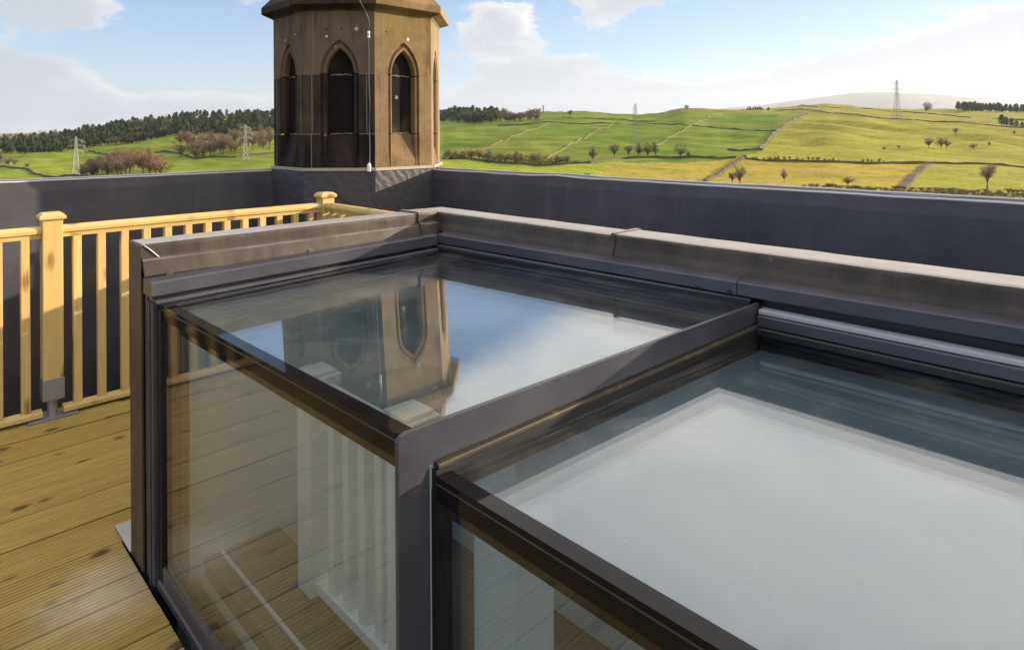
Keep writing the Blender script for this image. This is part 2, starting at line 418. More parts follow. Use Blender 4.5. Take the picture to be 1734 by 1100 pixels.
# ------------------------------------------------------------------ the land
def lerp_table(tab):
    xs = np.array([t[0] for t in tab], float); ys = np.array([t[1] for t in tab], float)
    return xs, ys
SKYLINE = [(-1500, 245), (-600, 240), (-200, 232), (0, 233), (60, 230), (120, 227), (160, 221), (200, 215), (250, 208), (300, 202), (380, 198), (468, 196), (560, 197), (680, 199), (750, 203),
           (820, 198), (880, 191), (920, 189), (1000, 191), (1080, 193.5), (1120, 190), (1160, 185), (1200, 186), (1240, 187), (1300, 184), (1360, 180), (1400, 178), (1450, 180),
           (1500, 184), (1560, 186), (1620, 187), (1734, 189), (1900, 186), (2300, 200), (3300, 220)]
sq = [unroll(*p) for p in SKYLINE]
SX, SY = lerp_table(sq)
Y0, Y1, BOT, GP = 230.0, 1400.0, 352.0, 1.4
def skyq(qx): return np.interp(qx, SX, SY)
def bumps(x, y):
    x = np.asarray(x, float); y = np.asarray(y, float)
    b = 1.5 * np.sin(x / 41 + 1.3 * np.sin(y / 97)) * np.sin(y / 83 + .7 * np.sin(x / 61) + 1) + 1.1 * np.sin(x / 17.3 + y / 29 + 2 * np.sin(y / 53)) * np.sin(y / 37 + 2.1)
    b += .45 * np.sin(x / 6.1 + 1.7 * np.sin(y / 13)) * np.sin(y / 9.7 + x / 23)
    rough = np.clip((x - 230) / 120, 0, 1) * np.clip((y - 480) / 80, 0, 1) * np.clip((1000 - y) / 150, 0, 1)
    b += rough * 2.2 * (np.sin(x / 14 + 2.4 * np.sin(y / 60)) * np.sin(y / 90 + 1.1 * np.sin(x / 37)))
    return 1.45 * b * np.clip((y - 200) / 300, .25, 1.0)
def height(x, y):
    x = np.asarray(x, float); y = np.asarray(y, float)
    qx = CX + F * x / np.maximum(y, 1)
    s = np.log(np.maximum(y, 1) / Y0) / math.log(Y1 / Y0)
    r = np.where(s < 1, np.clip(1 - s, 0, 3) ** GP, 0)
    sk = skyq(qx); py = sk + (BOT - sk) * r
    z = EYE + (HY - py) / F * np.minimum(y, Y1)
    z = z - np.clip(y - Y1, 0, None) * .09
    return np.maximum(z + bumps(x, y), -34)
def tp(px, py):                                           # where the line of sight of a picture point meets the land
    qx, qy = unroll(px, py); sk = float(skyq(qx))
    r = min(max((qy - sk) / (BOT - sk), 0.0005), 1.6)
    s = 1 - r ** (1 / GP); y = Y0 * (Y1 / Y0) ** s; x = (qx - CX) / F * y
    return Vector((x, y, float(height(x, y))))

def P_in(poly, X, Y):
    inside = np.zeros(X.shape, bool); n = len(poly)
    for i in range(n):
        x0, y0 = poly[i]; x1, y1 = poly[(i + 1) % n]
        c = ((y0 > Y) != (y1 > Y)) & (X < (x1 - x0) * (Y - y0) / (y1 - y0 + 1e-9) + x0)
        inside ^= c
    return inside
# line of the walls that part the fields, as map lines read off the picture
W_LOW = [(748, 266), (800, 268), (850, 273), (900, 277), (960, 279), (1000, 278.5), (1037, 274), (1060, 270.5), (1110, 269), (1180, 270), (1246, 272)]
W_LOW2 = [(1262, 274), (1330, 276), (1400, 278), (1480, 279), (1570, 280), (1650, 281), (1760, 283)]
W_MID = [(842, 213), (880, 211), (930, 209.5), (985, 210), (1050, 211), (1110, 212.5), (1180, 213.5), (1240, 216), (1316, 224)]
W_DIAG = [(1372, 190), (1355, 199), (1335, 210), (1316, 223), (1300, 238), (1286, 252)]
W_SHORT = [(1232, 251), (1262, 252.5), (1292, 254)]
W_TOP = [(1255, 189), (1300, 187.5), (1360, 187), (1420, 192), (1480, 199), (1540, 204), (1600, 208), (1660, 211), (1734, 217), (1790, 222)]
W_RIDGE = [(1352, 180.5), (1400, 182), (1440, 184), (1500, 187), (1555, 191), (1620, 196), (1690, 202), (1760, 205)]
W_D1 = [(816, 253), (845, 243), (880, 226), (905, 217), (930, 210)]
W_D2 = [(912, 274), (935, 261), (965, 246), (1000, 228), (1038, 211)]
W_D3 = [(1110, 247), (1135, 233), (1160, 219), (1178, 209), (1205, 198), (1224, 193)]
W_D4 = [(1193, 309), (1215, 296), (1240, 281), (1262, 270)]
W_D5 = [(1525, 322), (1545, 303), (1562, 287), (1572, 281)]
W_UP = [(950, 201), (1000, 202.5), (1060, 205), (1110, 206)]
W_LEFT1 = [(150, 256), (180, 260), (207, 265), (235, 266)]
W_LEFT2 = [(0, 286), (40, 290), (75, 296), (120, 296), (150, 298)]
W_LEFT3 = [(262, 257), (300, 256), (330, 262), (400, 267), (470, 262)]
GREEN, YELL, GOLD, LIME, ROUGH, WOODF = (.115, .192, .022), (.31, .295, .042), (.39, .30, .050), (.275, .335, .022), (.20, .165, .07), (.07, .055, .03)
FIELDS = [
    ([(700, 190), (1316, 190), (1316, 226), (1286, 254), (1246, 272), (1000, 280), (740, 268)], GREEN),
    ([(842, 213), (930, 209), (1110, 212), (1224, 192), (1000, 186), (860, 186)], (.21, .255, .030)),
    ([(1120, 212), (1224, 192), (1372, 189), (1316, 224), (1240, 216)], (.155, .215, .024)),
    ([(1075, 196), (1110, 188), (1160, 182), (1225, 187), (1232, 192), (1130, 201), (1085, 202)], ROUGH),
    ([(985, 196), (1090, 192), (1085, 201), (1010, 200)], (.26, .21, .07)),
    ([(1224, 192), (1300, 180), (1400, 174), (1800, 180), (1800, 220), (1660, 212), (1540, 204), (1420, 192), (1360, 187)], (.29, .275, .055)),
    ([(1372, 190), (1540, 204), (1800, 224), (1800, 284), (1262, 274), (1246, 271), (1290, 252), (1316, 224)], YELL),
    ([(740, 266), (900, 277), (1037, 275), (1003, 300), (960, 330), (740, 340)], LIME),
    ([(1037, 274), (1110, 269), (1246, 272), (1193, 312), (1100, 340), (960, 330), (1003, 300)], GOLD),
    ([(1246, 272), (1572, 280), (1525, 324), (1450, 345), (1150, 345), (1193, 310)], GOLD),
    ([(1572, 280), (1850, 284), (1850, 345), (1500, 345), (1525, 322)], (.29, .29, .040)),
    ([(-900, 200), (700, 180), (700, 340), (-900, 340)], (.17, .235, .028)),
]
qxs = np.unique(np.concatenate([np.linspace(-1500, -60, 40), np.linspace(-60, 1800, 470), np.linspace(1800, 3400, 40)]))
ss = np.unique(np.concatenate([np.linspace(-.45, 0, 14), np.linspace(0, 1, 250), np.linspace(1, 1.45, 30)]))
QX, SS = np.meshgrid(qxs, ss)
YY = Y0 * (Y1 / Y0) ** SS; XX = (QX - CX) / F * YY
ZZ = height(XX, YY)
nr, nc = XX.shape
me = bpy.data.meshes.new('hillside')
me.from_pydata(np.stack([XX, YY, ZZ], -1).reshape(-1, 3).tolist(), [], [(r * nc + c, r * nc + c + 1, (r + 1) * nc + c + 1, (r + 1) * nc + c) for r in range(nr - 1) for c in range(nc - 1)])
rr = np.where(SS < 1, np.clip(1 - SS, 0, 3) ** GP, 0); QY = skyq(QX) + (BOT - skyq(QX)) * rr
cr_, sr_ = math.cos(ROLL), math.sin(ROLL)
PX = CX + cr_ * (QX - CX) + sr_ * (QY - HY); PY = HY - sr_ * (QX - CX) + cr_ * (QY - HY)
colr = np.zeros((nr, nc, 4)); colr[..., :3] = (.24, .24, .05); colr[..., 3] = 1
done = np.zeros((nr, nc), bool)
for poly, c in reversed(FIELDS):
    k = P_in(poly, PX, PY); colr[k, :3] = c
at = me.color_attributes.new('field', 'FLOAT_COLOR', 'POINT')
at.data.foreach_set('color', colr.reshape(-1).astype(np.float32))
me.polygons.foreach_set('use_smooth', [True] * len(me.polygons))
h = mat('pasture')
va = h.new('ShaderNodeVertexColor', layer_name='field')
n1 = h.noise(h.pos, .012, 6, .6); n2 = h.noise(h.scale(h.pos, (.5, 1.5, 1)), .10, 5, .65); n3 = h.noise(h.pos, .6, 3, .6)
c_ = h.mix(h.m('MULTIPLY', h.smooth(n1, .4, .68), .35), va.outputs[0], (.33, .27, .06))
c_ = h.mix(h.m('MULTIPLY', h.smooth(n2, .48, .70), .5), c_, (.085, .12, .022))
c_ = h.mix(h.m('MULTIPLY', h.smooth(n3, .5, .8), .22), c_, (.12, .11, .025))
n4 = h.noise(h.scale(h.pos, (.25, 1, 1)), .035, 5, .7); n5 = h.noise(h.pos, .22, 5, .75)
c_ = h.mix(h.m('MULTIPLY', h.smooth(n4, .5, .62), .30), c_, (.40, .35, .06))
c_ = h.mix(h.m('MULTIPLY', h.smooth(n5, .50, .64), .6), c_, (.115, .125, .03))
n6 = h.noise(h.pos, .55, 5, .8)
c_ = h.mix(h.m('MULTIPLY', h.smooth(n6, .55, .68), .4), c_, (.36, .31, .09))
setp(h, col=c_, rough=1.0, spec=.03, n=h.bump(h.m('ADD', n2, n3), .6, 1.2))
M['pasture'] = h.m_
me.materials.append(M['pasture'])
tag(link('hillside', me), kind='structure')
# the valley floor all round
mb = MB(); n = 64
mb.v = [(0, 0, -36)] + [(29000 * math.cos(2 * math.pi * k / n), 29000 * math.sin(2 * math.pi * k / n), -36) for k in range(n)]
mb.f = [(0, 1 + k, 1 + (k + 1) % n) for k in range(n)]
h = mat('valley_grass'); n_ = h.noise(h.pos, .004, 5); M['valley'] = setp(h, col=h.mix(n_, (.13, .17, .03), (.24, .22, .06)), rough=1)
tag(mb.build('ground', 'valley'), kind='structure')
# the far fell
nx_, ny_ = 90, 16
pts = []
FELL = [(1180, 187), (1230, 183), (1290, 178), (1340, 171), (1400, 163), (1440, 158), (1500, 156), (1560, 160), (1640, 170), (1740, 180), (1900, 188), (2200, 200), (2500, 210)]
fq = [unroll(*p) for p in FELL]; fx, fy = lerp_table(fq)
DF = 20000.0
for j in range(ny_):
    t = j / (ny_ - 1); y = DF - 5000 + 5000 * t
    for i in range(nx_):
        q = 1150 + (2500 - 1150) * i / (nx_ - 1); top = EYE + (HY - float(np.interp(q, fx, fy))) / F * DF
        x = (q - CX) / F * DF
        pts.append((x, y, -36 + (top + 36) * math.sin(t * math.pi / 2) ** 1.3 + 25 * math.sin(i * .7) * t * (1 - t) * 4))
for i in range(nx_):
    x, y, z = pts[(ny_ - 1) * nx_ + i]; pts.append((x, DF + 4000, -36))
me = bpy.data.meshes.new('fell'); me.from_pydata(pts, [], [(r * nx_ + c, r * nx_ + c + 1, (r + 1) * nx_ + c + 1, (r + 1) * nx_ + c) for r in range(ny_) for c in range(nx_ - 1)])
me.polygons.foreach_set('use_smooth', [True] * len(me.polygons))
h = mat('moorland'); n_ = h.noise(h.pos, .003, 5); M['moor'] = setp(h, col=h.mix(n_, (.10, .085, .06), (.16, .14, .08)), rough=1); me.materials.append(M['moor'])
tag(link('hill', me), kind='structure')

def on_land(p, dz=0): return Vector((p.x, p.y, float(height(p.x, p.y)) + dz))
def field_wall(pts, label, hgt=1.5, wid=.8, m='wallstone', name='dry_stone_wall', group='dry stone walls between the fields'):
    P = [tp(*p) for p in pts]; Q = []
    for a, b in zip(P, P[1:]):
        k = max(2, int((b - a).length / 5))
        Q += [a.lerp(b, i / k) for i in range(k)]
    Q.append(P[-1]); o = Q[0].copy(); o.z = float(height(o.x, o.y))
    root = thing(name, o, 0, label, 'wall' if 'wall' in name else 'hedge', group)
    mb = MB(); prof = [(-.6, -.6), (.5, -.6), (.34, 1), (-.34, 1)]
    path = []
    for i, p in enumerate(Q):
        d = Q[min(i + 1, len(Q) - 1)] - Q[max(i - 1, 0)]; d.z = 0; d.normalize(); s = Vector((d.y, -d.x, 0)); z = float(height(p.x, p.y)); hh = hgt * random.uniform(.6, 1.3)
        base = Vector((p.x, p.y, z)) - o
        path.append(lambda u, w, base=base, s=s, hh=hh: base + s * (u * wid / .68) + Vector((0, 0, w * hh if w > 0 else -1.2)))
    mb.prism(prof, path); mb.build('wall_courses' if m != 'hedge' else 'stems', m, root)
    return root
field_wall(W_LOW, 'dark dry stone wall along the foot of the green fields, left of the hedge row')
field_wall(W_LOW2, 'dark dry stone wall below the row of dark bushes, running to the right edge')
field_wall(W_MID, 'long dark dry stone wall across the top of the mid-green fields')
field_wall(W_DIAG, 'dark wall climbing the hill between the green field and the yellow pasture', 1.7, 1.0)
field_wall(W_SHORT, 'short dark wall with a gap at the foot of the climbing field wall')
field_wall(W_TOP, 'dark wall crossing the upper yellow pasture below the single leaning tree')
field_wall(W_RIDGE, 'thin dark wall along the ridge past the tall pylon')
field_wall(W_D1, 'pale tumbled wall slanting up the green field nearest the tower', .7, .6, 'palewall')
field_wall(W_D2, 'pale wall slanting up the middle of the green fields to the long dark wall', .8, .7, 'palewall')
field_wall(W_D3, 'pale wall slanting up from the trees right of the lattice pylon on the slope', .8, .7, 'palewall')
field_wall(W_D4, 'brown hedge line slanting up to the gateway by the row of dark bushes', 1.7, 2.0, 'hedge', 'field_hedge', 'brown hedge lines')
field_wall(W_D5, 'broad brown hedge strip slanting between the golden field and the lime field', .9, 3.6, 'hedge', 'field_hedge', 'brown hedge lines')
field_wall(W_UP, 'short dark wall high on the green fields below the small lone tree', 1.4, .8)
field_wall(W_LEFT1, 'dark wall curving below the green field left of the tower', 1.6, .9)
field_wall(W_LEFT2, 'dark wall across the meadow behind the left roof parapet', 1.6, .9)
field_wall(W_LEFT3, 'dark wall along the foot of the bare copse beside the lattice pylon left of the tower', 1.6, .9)

# --- trees
def bare_tree(seed, spread=1.0, upright=.5):
    """unit-high winter tree: forked limbs inside an uneven rounded crown, ending in sprays of twigs"""
    r = random.Random(seed); T = MB(); C = MB()
    fork = r.uniform(.16, .26)
    T.tube([(0, 0, -.03), (r.uniform(-.01, .01), 0, fork * .6), (0, 0, fork), (.01, .01, .62)], [.036, .026, .024, .008], 6, False)
    lobes = [(r.uniform(-.16, .16) * spread, r.uniform(-.16, .16) * spread, r.uniform(.42, .78), r.uniform(.17, .25)) for _ in range(8)] + [(0, 0, .70, .26)]
    ends = []
    for lx, ly, lz, lr in lobes:
        for _ in range(5):
            d = Vector((r.gauss(0, 1), r.gauss(0, 1), r.gauss(.15, .9))).normalized()
            e = Vector((lx, ly, lz)) + Vector((d.x * spread, d.y * spread, d.z * .85)) * lr * r.uniform(.55, 1.0)
            if e.z > .12: ends.append((e, d, lr))
    for e, d, lr in ends:
        s0 = Vector((0, 0, r.uniform(fork * .8, max(fork, e.z * .75))))
        m1 = s0.lerp(e, .5) + Vector((r.uniform(-.03, .03), r.uniform(-.03, .03), .03 * upright))
        (T if r.random() < .4 else C).tube([s0, m1, e], [.012, .007, .003], 4, False)
        for _ in range(15):
            b = s0.lerp(e, r.uniform(.6, 1.0)) if r.random() < .5 else e
            q = (d + Vector((r.gauss(0, .9), r.gauss(0, .9), r.gauss(.2, .8)))).normalized()
            t = b + q * lr * r.uniform(.35, .75); sd = q.cross(Vector((r.gauss(0, 1), r.gauss(0, 1), r.gauss(0, 1)))).normalized() * .0055
            C.add([b - sd, b + sd, t], [(0, 1, 2)])
            for _ in range(2):
                b2 = b.lerp(t, r.uniform(.3, .8)); q2 = (q + Vector((r.gauss(0, .8), r.gauss(0, .8), r.gauss(.1, .8)))).normalized()
                C.add([b2 - sd * .7, b2 + sd * .7, b2 + q2 * lr * r.uniform(.25, .45)], [(0, 1, 2)])
    zmax = max(v[2] for v in C.v); k = 1 / zmax
    T.v = [(x * k, y * k, z * k) for x, y, z in T.v]; C.v = [(x * k, y * k, z * k) for x, y, z in C.v]
    return T, C
BT = []
for i, (sp, up) in enumerate([(1.0, .5), (1.15, .35), (.8, .75), (1.25, .3), (.95, .6)]):
    T, C = bare_tree(11 + i, sp, up)
    BT.append((T.mesh('trunk', 'bark'), C.mesh('crown', 'twig'), C.mesh('crown', 'twig_red')))
def conifer(seed):
    r = random.Random(seed); T = MB(); C = MB()
    T.tube([(0, 0, -.05), (0, 0, .5), (0, 0, .95)], [.022, .016, .005], 5, False)
    for k in range(150):
        z = r.uniform(.22, 1.0); rad = (.27 * max(0, 1.03 - z) ** .5 * min(1, .4 + 1.3 * z)) * r.uniform(.35, 1.12); a = r.uniform(0, 6.283)
        c = Vector((math.cos(a) * rad, math.sin(a) * rad, z)); s_ = r.uniform(.035, .075)
        n = Vector((math.cos(a), math.sin(a), r.uniform(-.2, .6)))
        u = n.cross(Vector((0, 0, 1))).normalized() * s_; w = Vector((math.cos(a) * .4, math.sin(a) * .4, -.7)).normalized() * s_
        C.add([c - u, c + u + w * .3, c + w, c - w * .8], [(0, 1, 2), (0, 2, 1)] if False else [(0, 1, 2), (0, 1, 3)])
    return T, C
CT = []
for i in range(3):
    T, C = conifer(40 + i); CT.append((T, C, T.mesh('trunk', 'bark'), C.mesh('crown', 'needle')))
def tree(px, py, hpx, label, group=None, kind='bare', name='bare_tree', red=False, wide=1.2, lean=0.0):
    p = tp(px, py); hm = hpx * (1.18 if name == 'bare_tree' else 1.0) * p.y / F
    root = thing(name, p, random.uniform(0, 6.28), label, 'tree' if 'tree' in name else 'bush', group)
    root.scale = (hm * wide, hm * wide, hm); root.rotation_euler[1] = lean
    if kind == 'bare':
        t = random.choice(BT); link('trunk', t[0], root); link('crown', t[2] if red else t[1], root)
    else:
        t = random.choice(CT); link('trunk', t[2], root); link('crown', t[3], root)
    return root
G1 = 'bare trees along the foot of the green fields'
for px, py, hp in [(757, 268, 16), (772, 268, 14), (798, 270, 21), (812, 271, 18), (828, 272, 21), (845, 273, 16), (858, 273, 17), (872, 274, 20), (884, 275, 17), (943, 278, 15), (960, 278, 13)]:
    tree(px, py, hp, 'bare brown tree in the scrubby row along the dark wall right of the tower', G1, wide=1.25)
tree(906, 277, 22, 'bare tree at the foot of the second pale slanting wall on the green slope', wide=1.2)
tree(1004, 277, 23, 'round bare tree alone left of the lattice pylon on the green slope', wide=1.2)
for px, py, hp in [(1040, 272, 23), (1064, 270, 20), (1081, 269, 22)]:
    tree(px, py, hp, 'bare tree beside the legs of the lattice pylon on the slope', 'bare trees around the pylon on the slope')
tree(1097, 269, 23, 'left one of the twin bare trees right of the pylon on the slope', 'twin bare trees')
tree(1110, 268, 23, 'right one of the twin bare trees right of the pylon on the slope', 'twin bare trees')
tree(1153, 269, 22, 'wide bare tree standing alone on the dark wall right of the pylon', wide=1.3)
tree(1166, 269, 12, 'small bare bush beside the wide tree on the dark wall', name='bare_bush', wide=1.4)
tree(1253, 314, 34, 'tall narrow bare tree just behind the right parapet in front of the slanting hedge', wide=.8)
tree(1240, 313, 20, 'thin bare sapling beside the tall narrow bare tree behind the parapet', wide=.9)
tree(1328, 310, 20, 'small faint bare tree in the golden field behind the right parapet', wide=.9)
tree(1672, 321, 38, 'large bare tree standing alone in the lime field at the right edge', wide=.95)
tree(1436, 318, 17, 'wide russet thorn bush above the right parapet in the golden field', name='bare_bush', red=True, wide=2.2)
tree(1163, 187, 9, 'small tree standing on the brown knoll on the skyline', wide=1.3)
tree(965, 200, 10, 'small lone round tree high on the green field left of the brown knoll', wide=1.5)
tree(1567, 189, 18, 'windswept tree leaning on the skyline right of the tall pylon', wide=1.2, lean=-.35)
tree(1618, 231, 11, 'lone dark thorn tree in the rough pasture below the upper wall', wide=1.2)
for px, py, hp in [(1573, 254, 17), (1594, 253, 18), (1603, 253, 14)]:
    tree(px, py, hp, 'dark thorn tree in the hollow of the rough pasture', 'thorn trees in the rough pasture', wide=1.2)
tree(1648, 254, 12, 'small round thorn bush right of the thorn trees in the rough pasture', name='bare_bush', wide=1.4)
tree(1675, 252, 8, 'tiny pale thorn bush toward the right edge of the rough pasture', name='bare_bush', wide=1.4)
tree(1718, 229, 8, 'tiny pale bush below the dark conifers at the right edge', name='bare_bush', wide=1.6)
for px, py, hp in [(1497, 254, 7), (1522, 253, 6)]:
    tree(px, py, hp, 'low bush in the rough pasture near the worn gullies', 'low bushes near the gullies', name='bare_bush', wide=1.8)
for px, py, hp in [(1696, 213, 19), (1704, 214, 17), (1713, 215, 15), (1721, 216, 12), (1731, 217, 11)]:
    tree(px, py, hp, 'dark conifer in the small clump by the upper wall at the right edge', 'dark conifers by the upper wall', 'con', 'pine_tree', wide=1.6)
for i in range(26):
    px = 1264 + i * 9.3 + random.uniform(-2.5, 2.5)
    tree(px, 274 + (px - 1262) * .018, random.uniform(6, 11), 'dark bush in the hedge row on top of the lower field wall', 'dark bushes in the hedge row', name='hedge_bush', wide=random.uniform(1.0, 1.5))
G2 = 'bare trees in the copse beside the tower'
for i in range(50):
    u = random.random(); v = random.random()
    px = 303 + 163 * u; by = 262 + 3 * math.sin(u * 5) - 26 * v * (.6 + .4 * u)
    tree(px, by, random.uniform(19, 30), 'bare brown tree in the copse left of the tower, behind the lattice pylon', G2, red=random.random() < .35, wide=random.uniform(.9, 1.25))
G3 = 'bare trees in the near copse'
for i in range(40):
    u = random.random(); v = random.random()
    px = 134 + 152 * u; by = 301 - (4 + 14 * u) * v
    hp = (16 + 22 * math.sin(min(1, max(0, u)) ** .8 * 2.5)) * random.uniform(.75, 1.0)
    tree(px, by, hp, 'bare russet tree in the near copse behind the left parapet', G3, red=random.random() < .5, wide=random.uniform(.9, 1.25))
for px, py, hp in [(2, 284, 20), (14, 286, 17), (24, 286, 14)]:
    tree(px, py, hp, 'bare tree at the left edge above the roof parapet', 'bare trees at the left edge', wide=1.2)
tree(46, 287, 10, 'small thin bare tree in the meadow near the left edge')
G4 = 'russet trees on the left skyline'
for i in range(26):
    px = -6 + 130 * i / 25 + random.uniform(-3, 3)
    tree(px, 235 + random.uniform(-3, 3) - max(0, px - 60) * .06, random.uniform(8, 12), 'russet bare tree on the far skyline at the left edge', G4, red=True, wide=1.3)
G5 = 'brown trees below the dark pine wood'
for i in range(34):
    px = 846 + 66 * random.random(); tree(px, 207 - random.uniform(0, 7), random.uniform(10, 17), 'bare brown tree in the thicket right of the dark pine wood', G5, red=True, wide=1.3)

BTsrc = []
for i in range(2):
    T, C = bare_tree(90 + i, 1.2, .35)
    BTsrc.append((T, C))
def wood_mass(name, poly, count, hpx, src, label, mats, kind='stuff', mixed=0.0, wide=1.0):
    xs = [p[0] for p in poly]; ys = [p[1] for p in poly]
    V = []; Fc = []; n0 = 0; MI = []
    k = 0; tries = 0
    while k < count and tries < count * 40:
        tries += 1
        px = random.uniform(min(xs), max(xs)); py = random.uniform(min(ys), max(ys))
        if not P_in(poly, np.array([px]), np.array([py]))[0]: continue
        k += 1
        p = tp(px, py); hm = random.uniform(*hpx) * random.choice((.75, .9, 1, 1, 1.1)) * p.y / F; a = random.uniform(0, 6.28); bare = random.random() < mixed; w = hm * random.uniform(.9, 1.45) * wide
        for part, mi in zip(random.choice(BTsrc if bare else src)[:2], (0, 2 if bare else 1)):
            v = np.array(part.v); x = (v[:, 0] * math.cos(a) - v[:, 1] * math.sin(a)) * w + p.x; y = (v[:, 0] * math.sin(a) + v[:, 1] * math.cos(a)) * w + p.y; z = v[:, 2] * hm + p.z
            V.append(np.stack([x, y, z], 1)); Fc += [tuple(i + n0 for i in f) for f in part.f]; MI += [mi] * len(part.f); n0 += len(v)
    me = bpy.data.meshes.new(name); me.from_pydata(np.concatenate(V).tolist(), [], Fc)
    for m in mats: me.materials.append(M[m])
    me.polygons.foreach_set('material_index', MI)
    return tag(link(name, me), label, 'wood', None, kind)
wood_mass('pine_wood', [(-40, 262), (-40, 248), (60, 238), (125, 229), (160, 223), (200, 216), (250, 209), (300, 203), (400, 199), (472, 197), (472, 226), (400, 230), (300, 233), (230, 239), (155, 251), (110, 259), (20, 262)],
          1250, (10, 16), CT, 'dark pine wood covering the ridge left of the tower', ('bark', 'needle', 'twig_red'), mixed=.08, wide=1.3)
wood_mass('pine_wood', [(742, 208), (742, 199), (780, 198), (820, 197), (848, 197), (838, 207), (800, 209)], 130, (14, 20), CT, 'small dark pine wood on the ridge just right of the tower', ('bark', 'needle', 'twig_red'), mixed=.08, wide=1.3)
wood_mass('pine_wood', [(1262, 188), (1266, 184.8), (1285, 184), (1304, 184), (1308, 187)], 30, (4, 6), CT, 'tiny dark pine clump on the skyline in the middle of the ridge', ('bark', 'needle'))
wood_mass('pine_wood', [(1622, 190), (1624, 187.5), (1660, 187.5), (1760, 189.5), (1760, 191.5)], 120, (11, 15), CT, 'hazy pine wood on the skyline at the right edge', ('bark', 'needle'))
wood_mass('scrub', [(1262, 322), (1300, 317), (1400, 318), (1440, 322), (1600, 326), (1734, 328), (1770, 330), (1770, 346), (1500, 344), (1262, 332)], 520, (6, 9), BTsrc, 'strip of brown scrub along the bottom of the golden fields behind the right parapet', ('bark', 'scrub'), wide=1.7)

wood_mass('scrub', [(752, 267), (752, 258), (800, 262), (880, 266), (965, 272), (965, 279), (850, 274)], 130, (5, 11), BTsrc, 'low bare scrub between the trees along the dark wall right of the tower', ('bark', 'scrub'), wide=1.4)

# --- pylons
def pylon(px, base, top, label, m='pylon', fat=1.0, arms=((.62, .30), (.76, .36), (.90, .26))):
    p = tp(px, base); hm = (base - top) * p.y / F
    root = thing('pylon', p, R(25), label, 'pylon', None)
    t = fat * max(.0056, .36 / hm * p.y / 700)
    def bar(mb, a, b, k=1.0): mb.tube([Vector(a) * hm, Vector(b) * hm], t * hm * .5 * k, 4)
    def half(z): return .062 * (1 - z) ** 1.25 + .013
    mb = MB(); lv = [0, .14, .27, .38, .48, .56, .63, .70, .76, .82, .88, .94, 1.0]
    br = MB()
    for a, b in zip(lv, lv[1:]):
        ca = [(sx * half(a), sy * half(a), a) for sx, sy in ((1, 1), (-1, 1), (-1, -1), (1, -1))]
        cb = [(sx * half(b), sy * half(b), b) for sx, sy in ((1, 1), (-1, 1), (-1, -1), (1, -1))]
        for k in range(4):
            bar(mb, ca[k], cb[k]); bar(br, ca[k], cb[(k + 1) % 4], .6); bar(br, ca[(k + 1) % 4], cb[k], .6); bar(br, cb[k], cb[(k + 1) % 4], .6)
    mb.build('legs', m, root); br.build('bracing', m, root)
    for z, l in arms:
        am = MB()
        for s in (1, -1):
            for sy in (1, -1):
                bar(am, (s * half(z), sy * half(z), z), (s * l * .5, 0, z + .008), .8); bar(am, (s * half(z), sy * half(z), z + .05), (s * l * .5, 0, z + .008), .7)
            bar(am, (s * l * .5, 0, z + .008), (s * l * .5, 0, z - .05), .8)
        am.build('cross_arm', m, root)
pylon(129, 293, 227, 'pale lattice pylon in the meadow near the left edge')
pylon(416, 272, 211, 'pale lattice pylon in front of the bare copse left of the tower')
pylon(1076, 268, 178, 'slender lattice pylon on the green slope right of the tower', 'pylon_grey', .6, ((.70, .10), (.80, .12), (.90, .10)))
pylon(1519, 204, 135, 'tall grey lattice pylon on the right skyline', 'pylon_grey', .7)
pylon(920, 190, 177, 'tiny lattice pylon far off on the skyline right of the dark pine wood', 'pylon_grey', .6)
# --- small barn
p = tp(994, 299); root = thing('field_barn', p, R(12), 'small dark stone hut in the field just above the right parapet', 'hut')
k = p.y / F
mb = MB(); mb.box(-4.6 * k, 4.6 * k, -3 * k, 3 * k, -1, 3.6 * k); mb.build('wall', 'barn', root)
mb = MB(); mb.prism([(-3.4 * k, 3.55 * k), (3.4 * k, 3.55 * k), (0, 5.4 * k)], [lambda u, w: (-5 * k, u, w), lambda u, w: (5 * k, u, w)]); mb.build('roof', 'slate', root)

# ------------------------------------------------------------------ the roof and its parapets
mb = MB(); mb.box(-9, 12, -9, 3.2, -.9, -.35)
o = mb.build('flat_roof', 'membrane'); o.location = W(0, 0, 0); o.rotation_euler = (0, 0, -PSI); tag(o, kind='structure')
def parapet(name_label, x0, x1, y_in, sgn, along):
    root = roofthing('parapet_wall', 0, 0, 0, name_label, 'wall')
    prof = [(y_in, -.34), (y_in, 1.175), (y_in + sgn * .006, 1.19), (y_in + sgn * .030, 1.243), (y_in + sgn * .042, 1.247), (y_in + sgn * .20, 1.252), (y_in + sgn * .26, 1.24), (y_in + sgn * .26, -.34)]
    n = 110; path = []
    for i in range(n + 1):
        t = x0 + (x1 - x0) * i / n
        def fn(u, w, t=t):
            j = .006 * mn.noise(Vector((t * 2.3, w * 3, 5))) + (.010 * max(0, mn.noise(Vector((t * 1.7, 9, 2)))) ** 1 if w > 1.2 else 0)
            return (t, u + sgn * j * .5, w + (j if w > 1.1 else 0)) if along == 'x' else (u + sgn * j * .5, t, w + (j if w > 1.1 else 0))
        path.append(fn)
    mb = MB(); mb.prism(prof, path); mb.build('wall_body', 'membrane', root, True)
    for off, zz_ in ((.036, 1.255), (.17, 1.262)):
        pp = []
        for i in range(n + 1):
            t = x0 + (x1 - x0) * i / n; j = .010 * max(0, mn.noise(Vector((t * 1.7, 9, 2)))) + .004 * mn.noise(Vector((t * 5, 3, off * 9)))
            pp.append((t, y_in + sgn * off, zz_ + j - .006) if along == 'x' else (y_in + sgn * off, t, zz_ + j - .006))
        mb = MB(); mb.tube(pp, .006, 6); mb.build('drip_trim', 'trim', root, True)
    return root
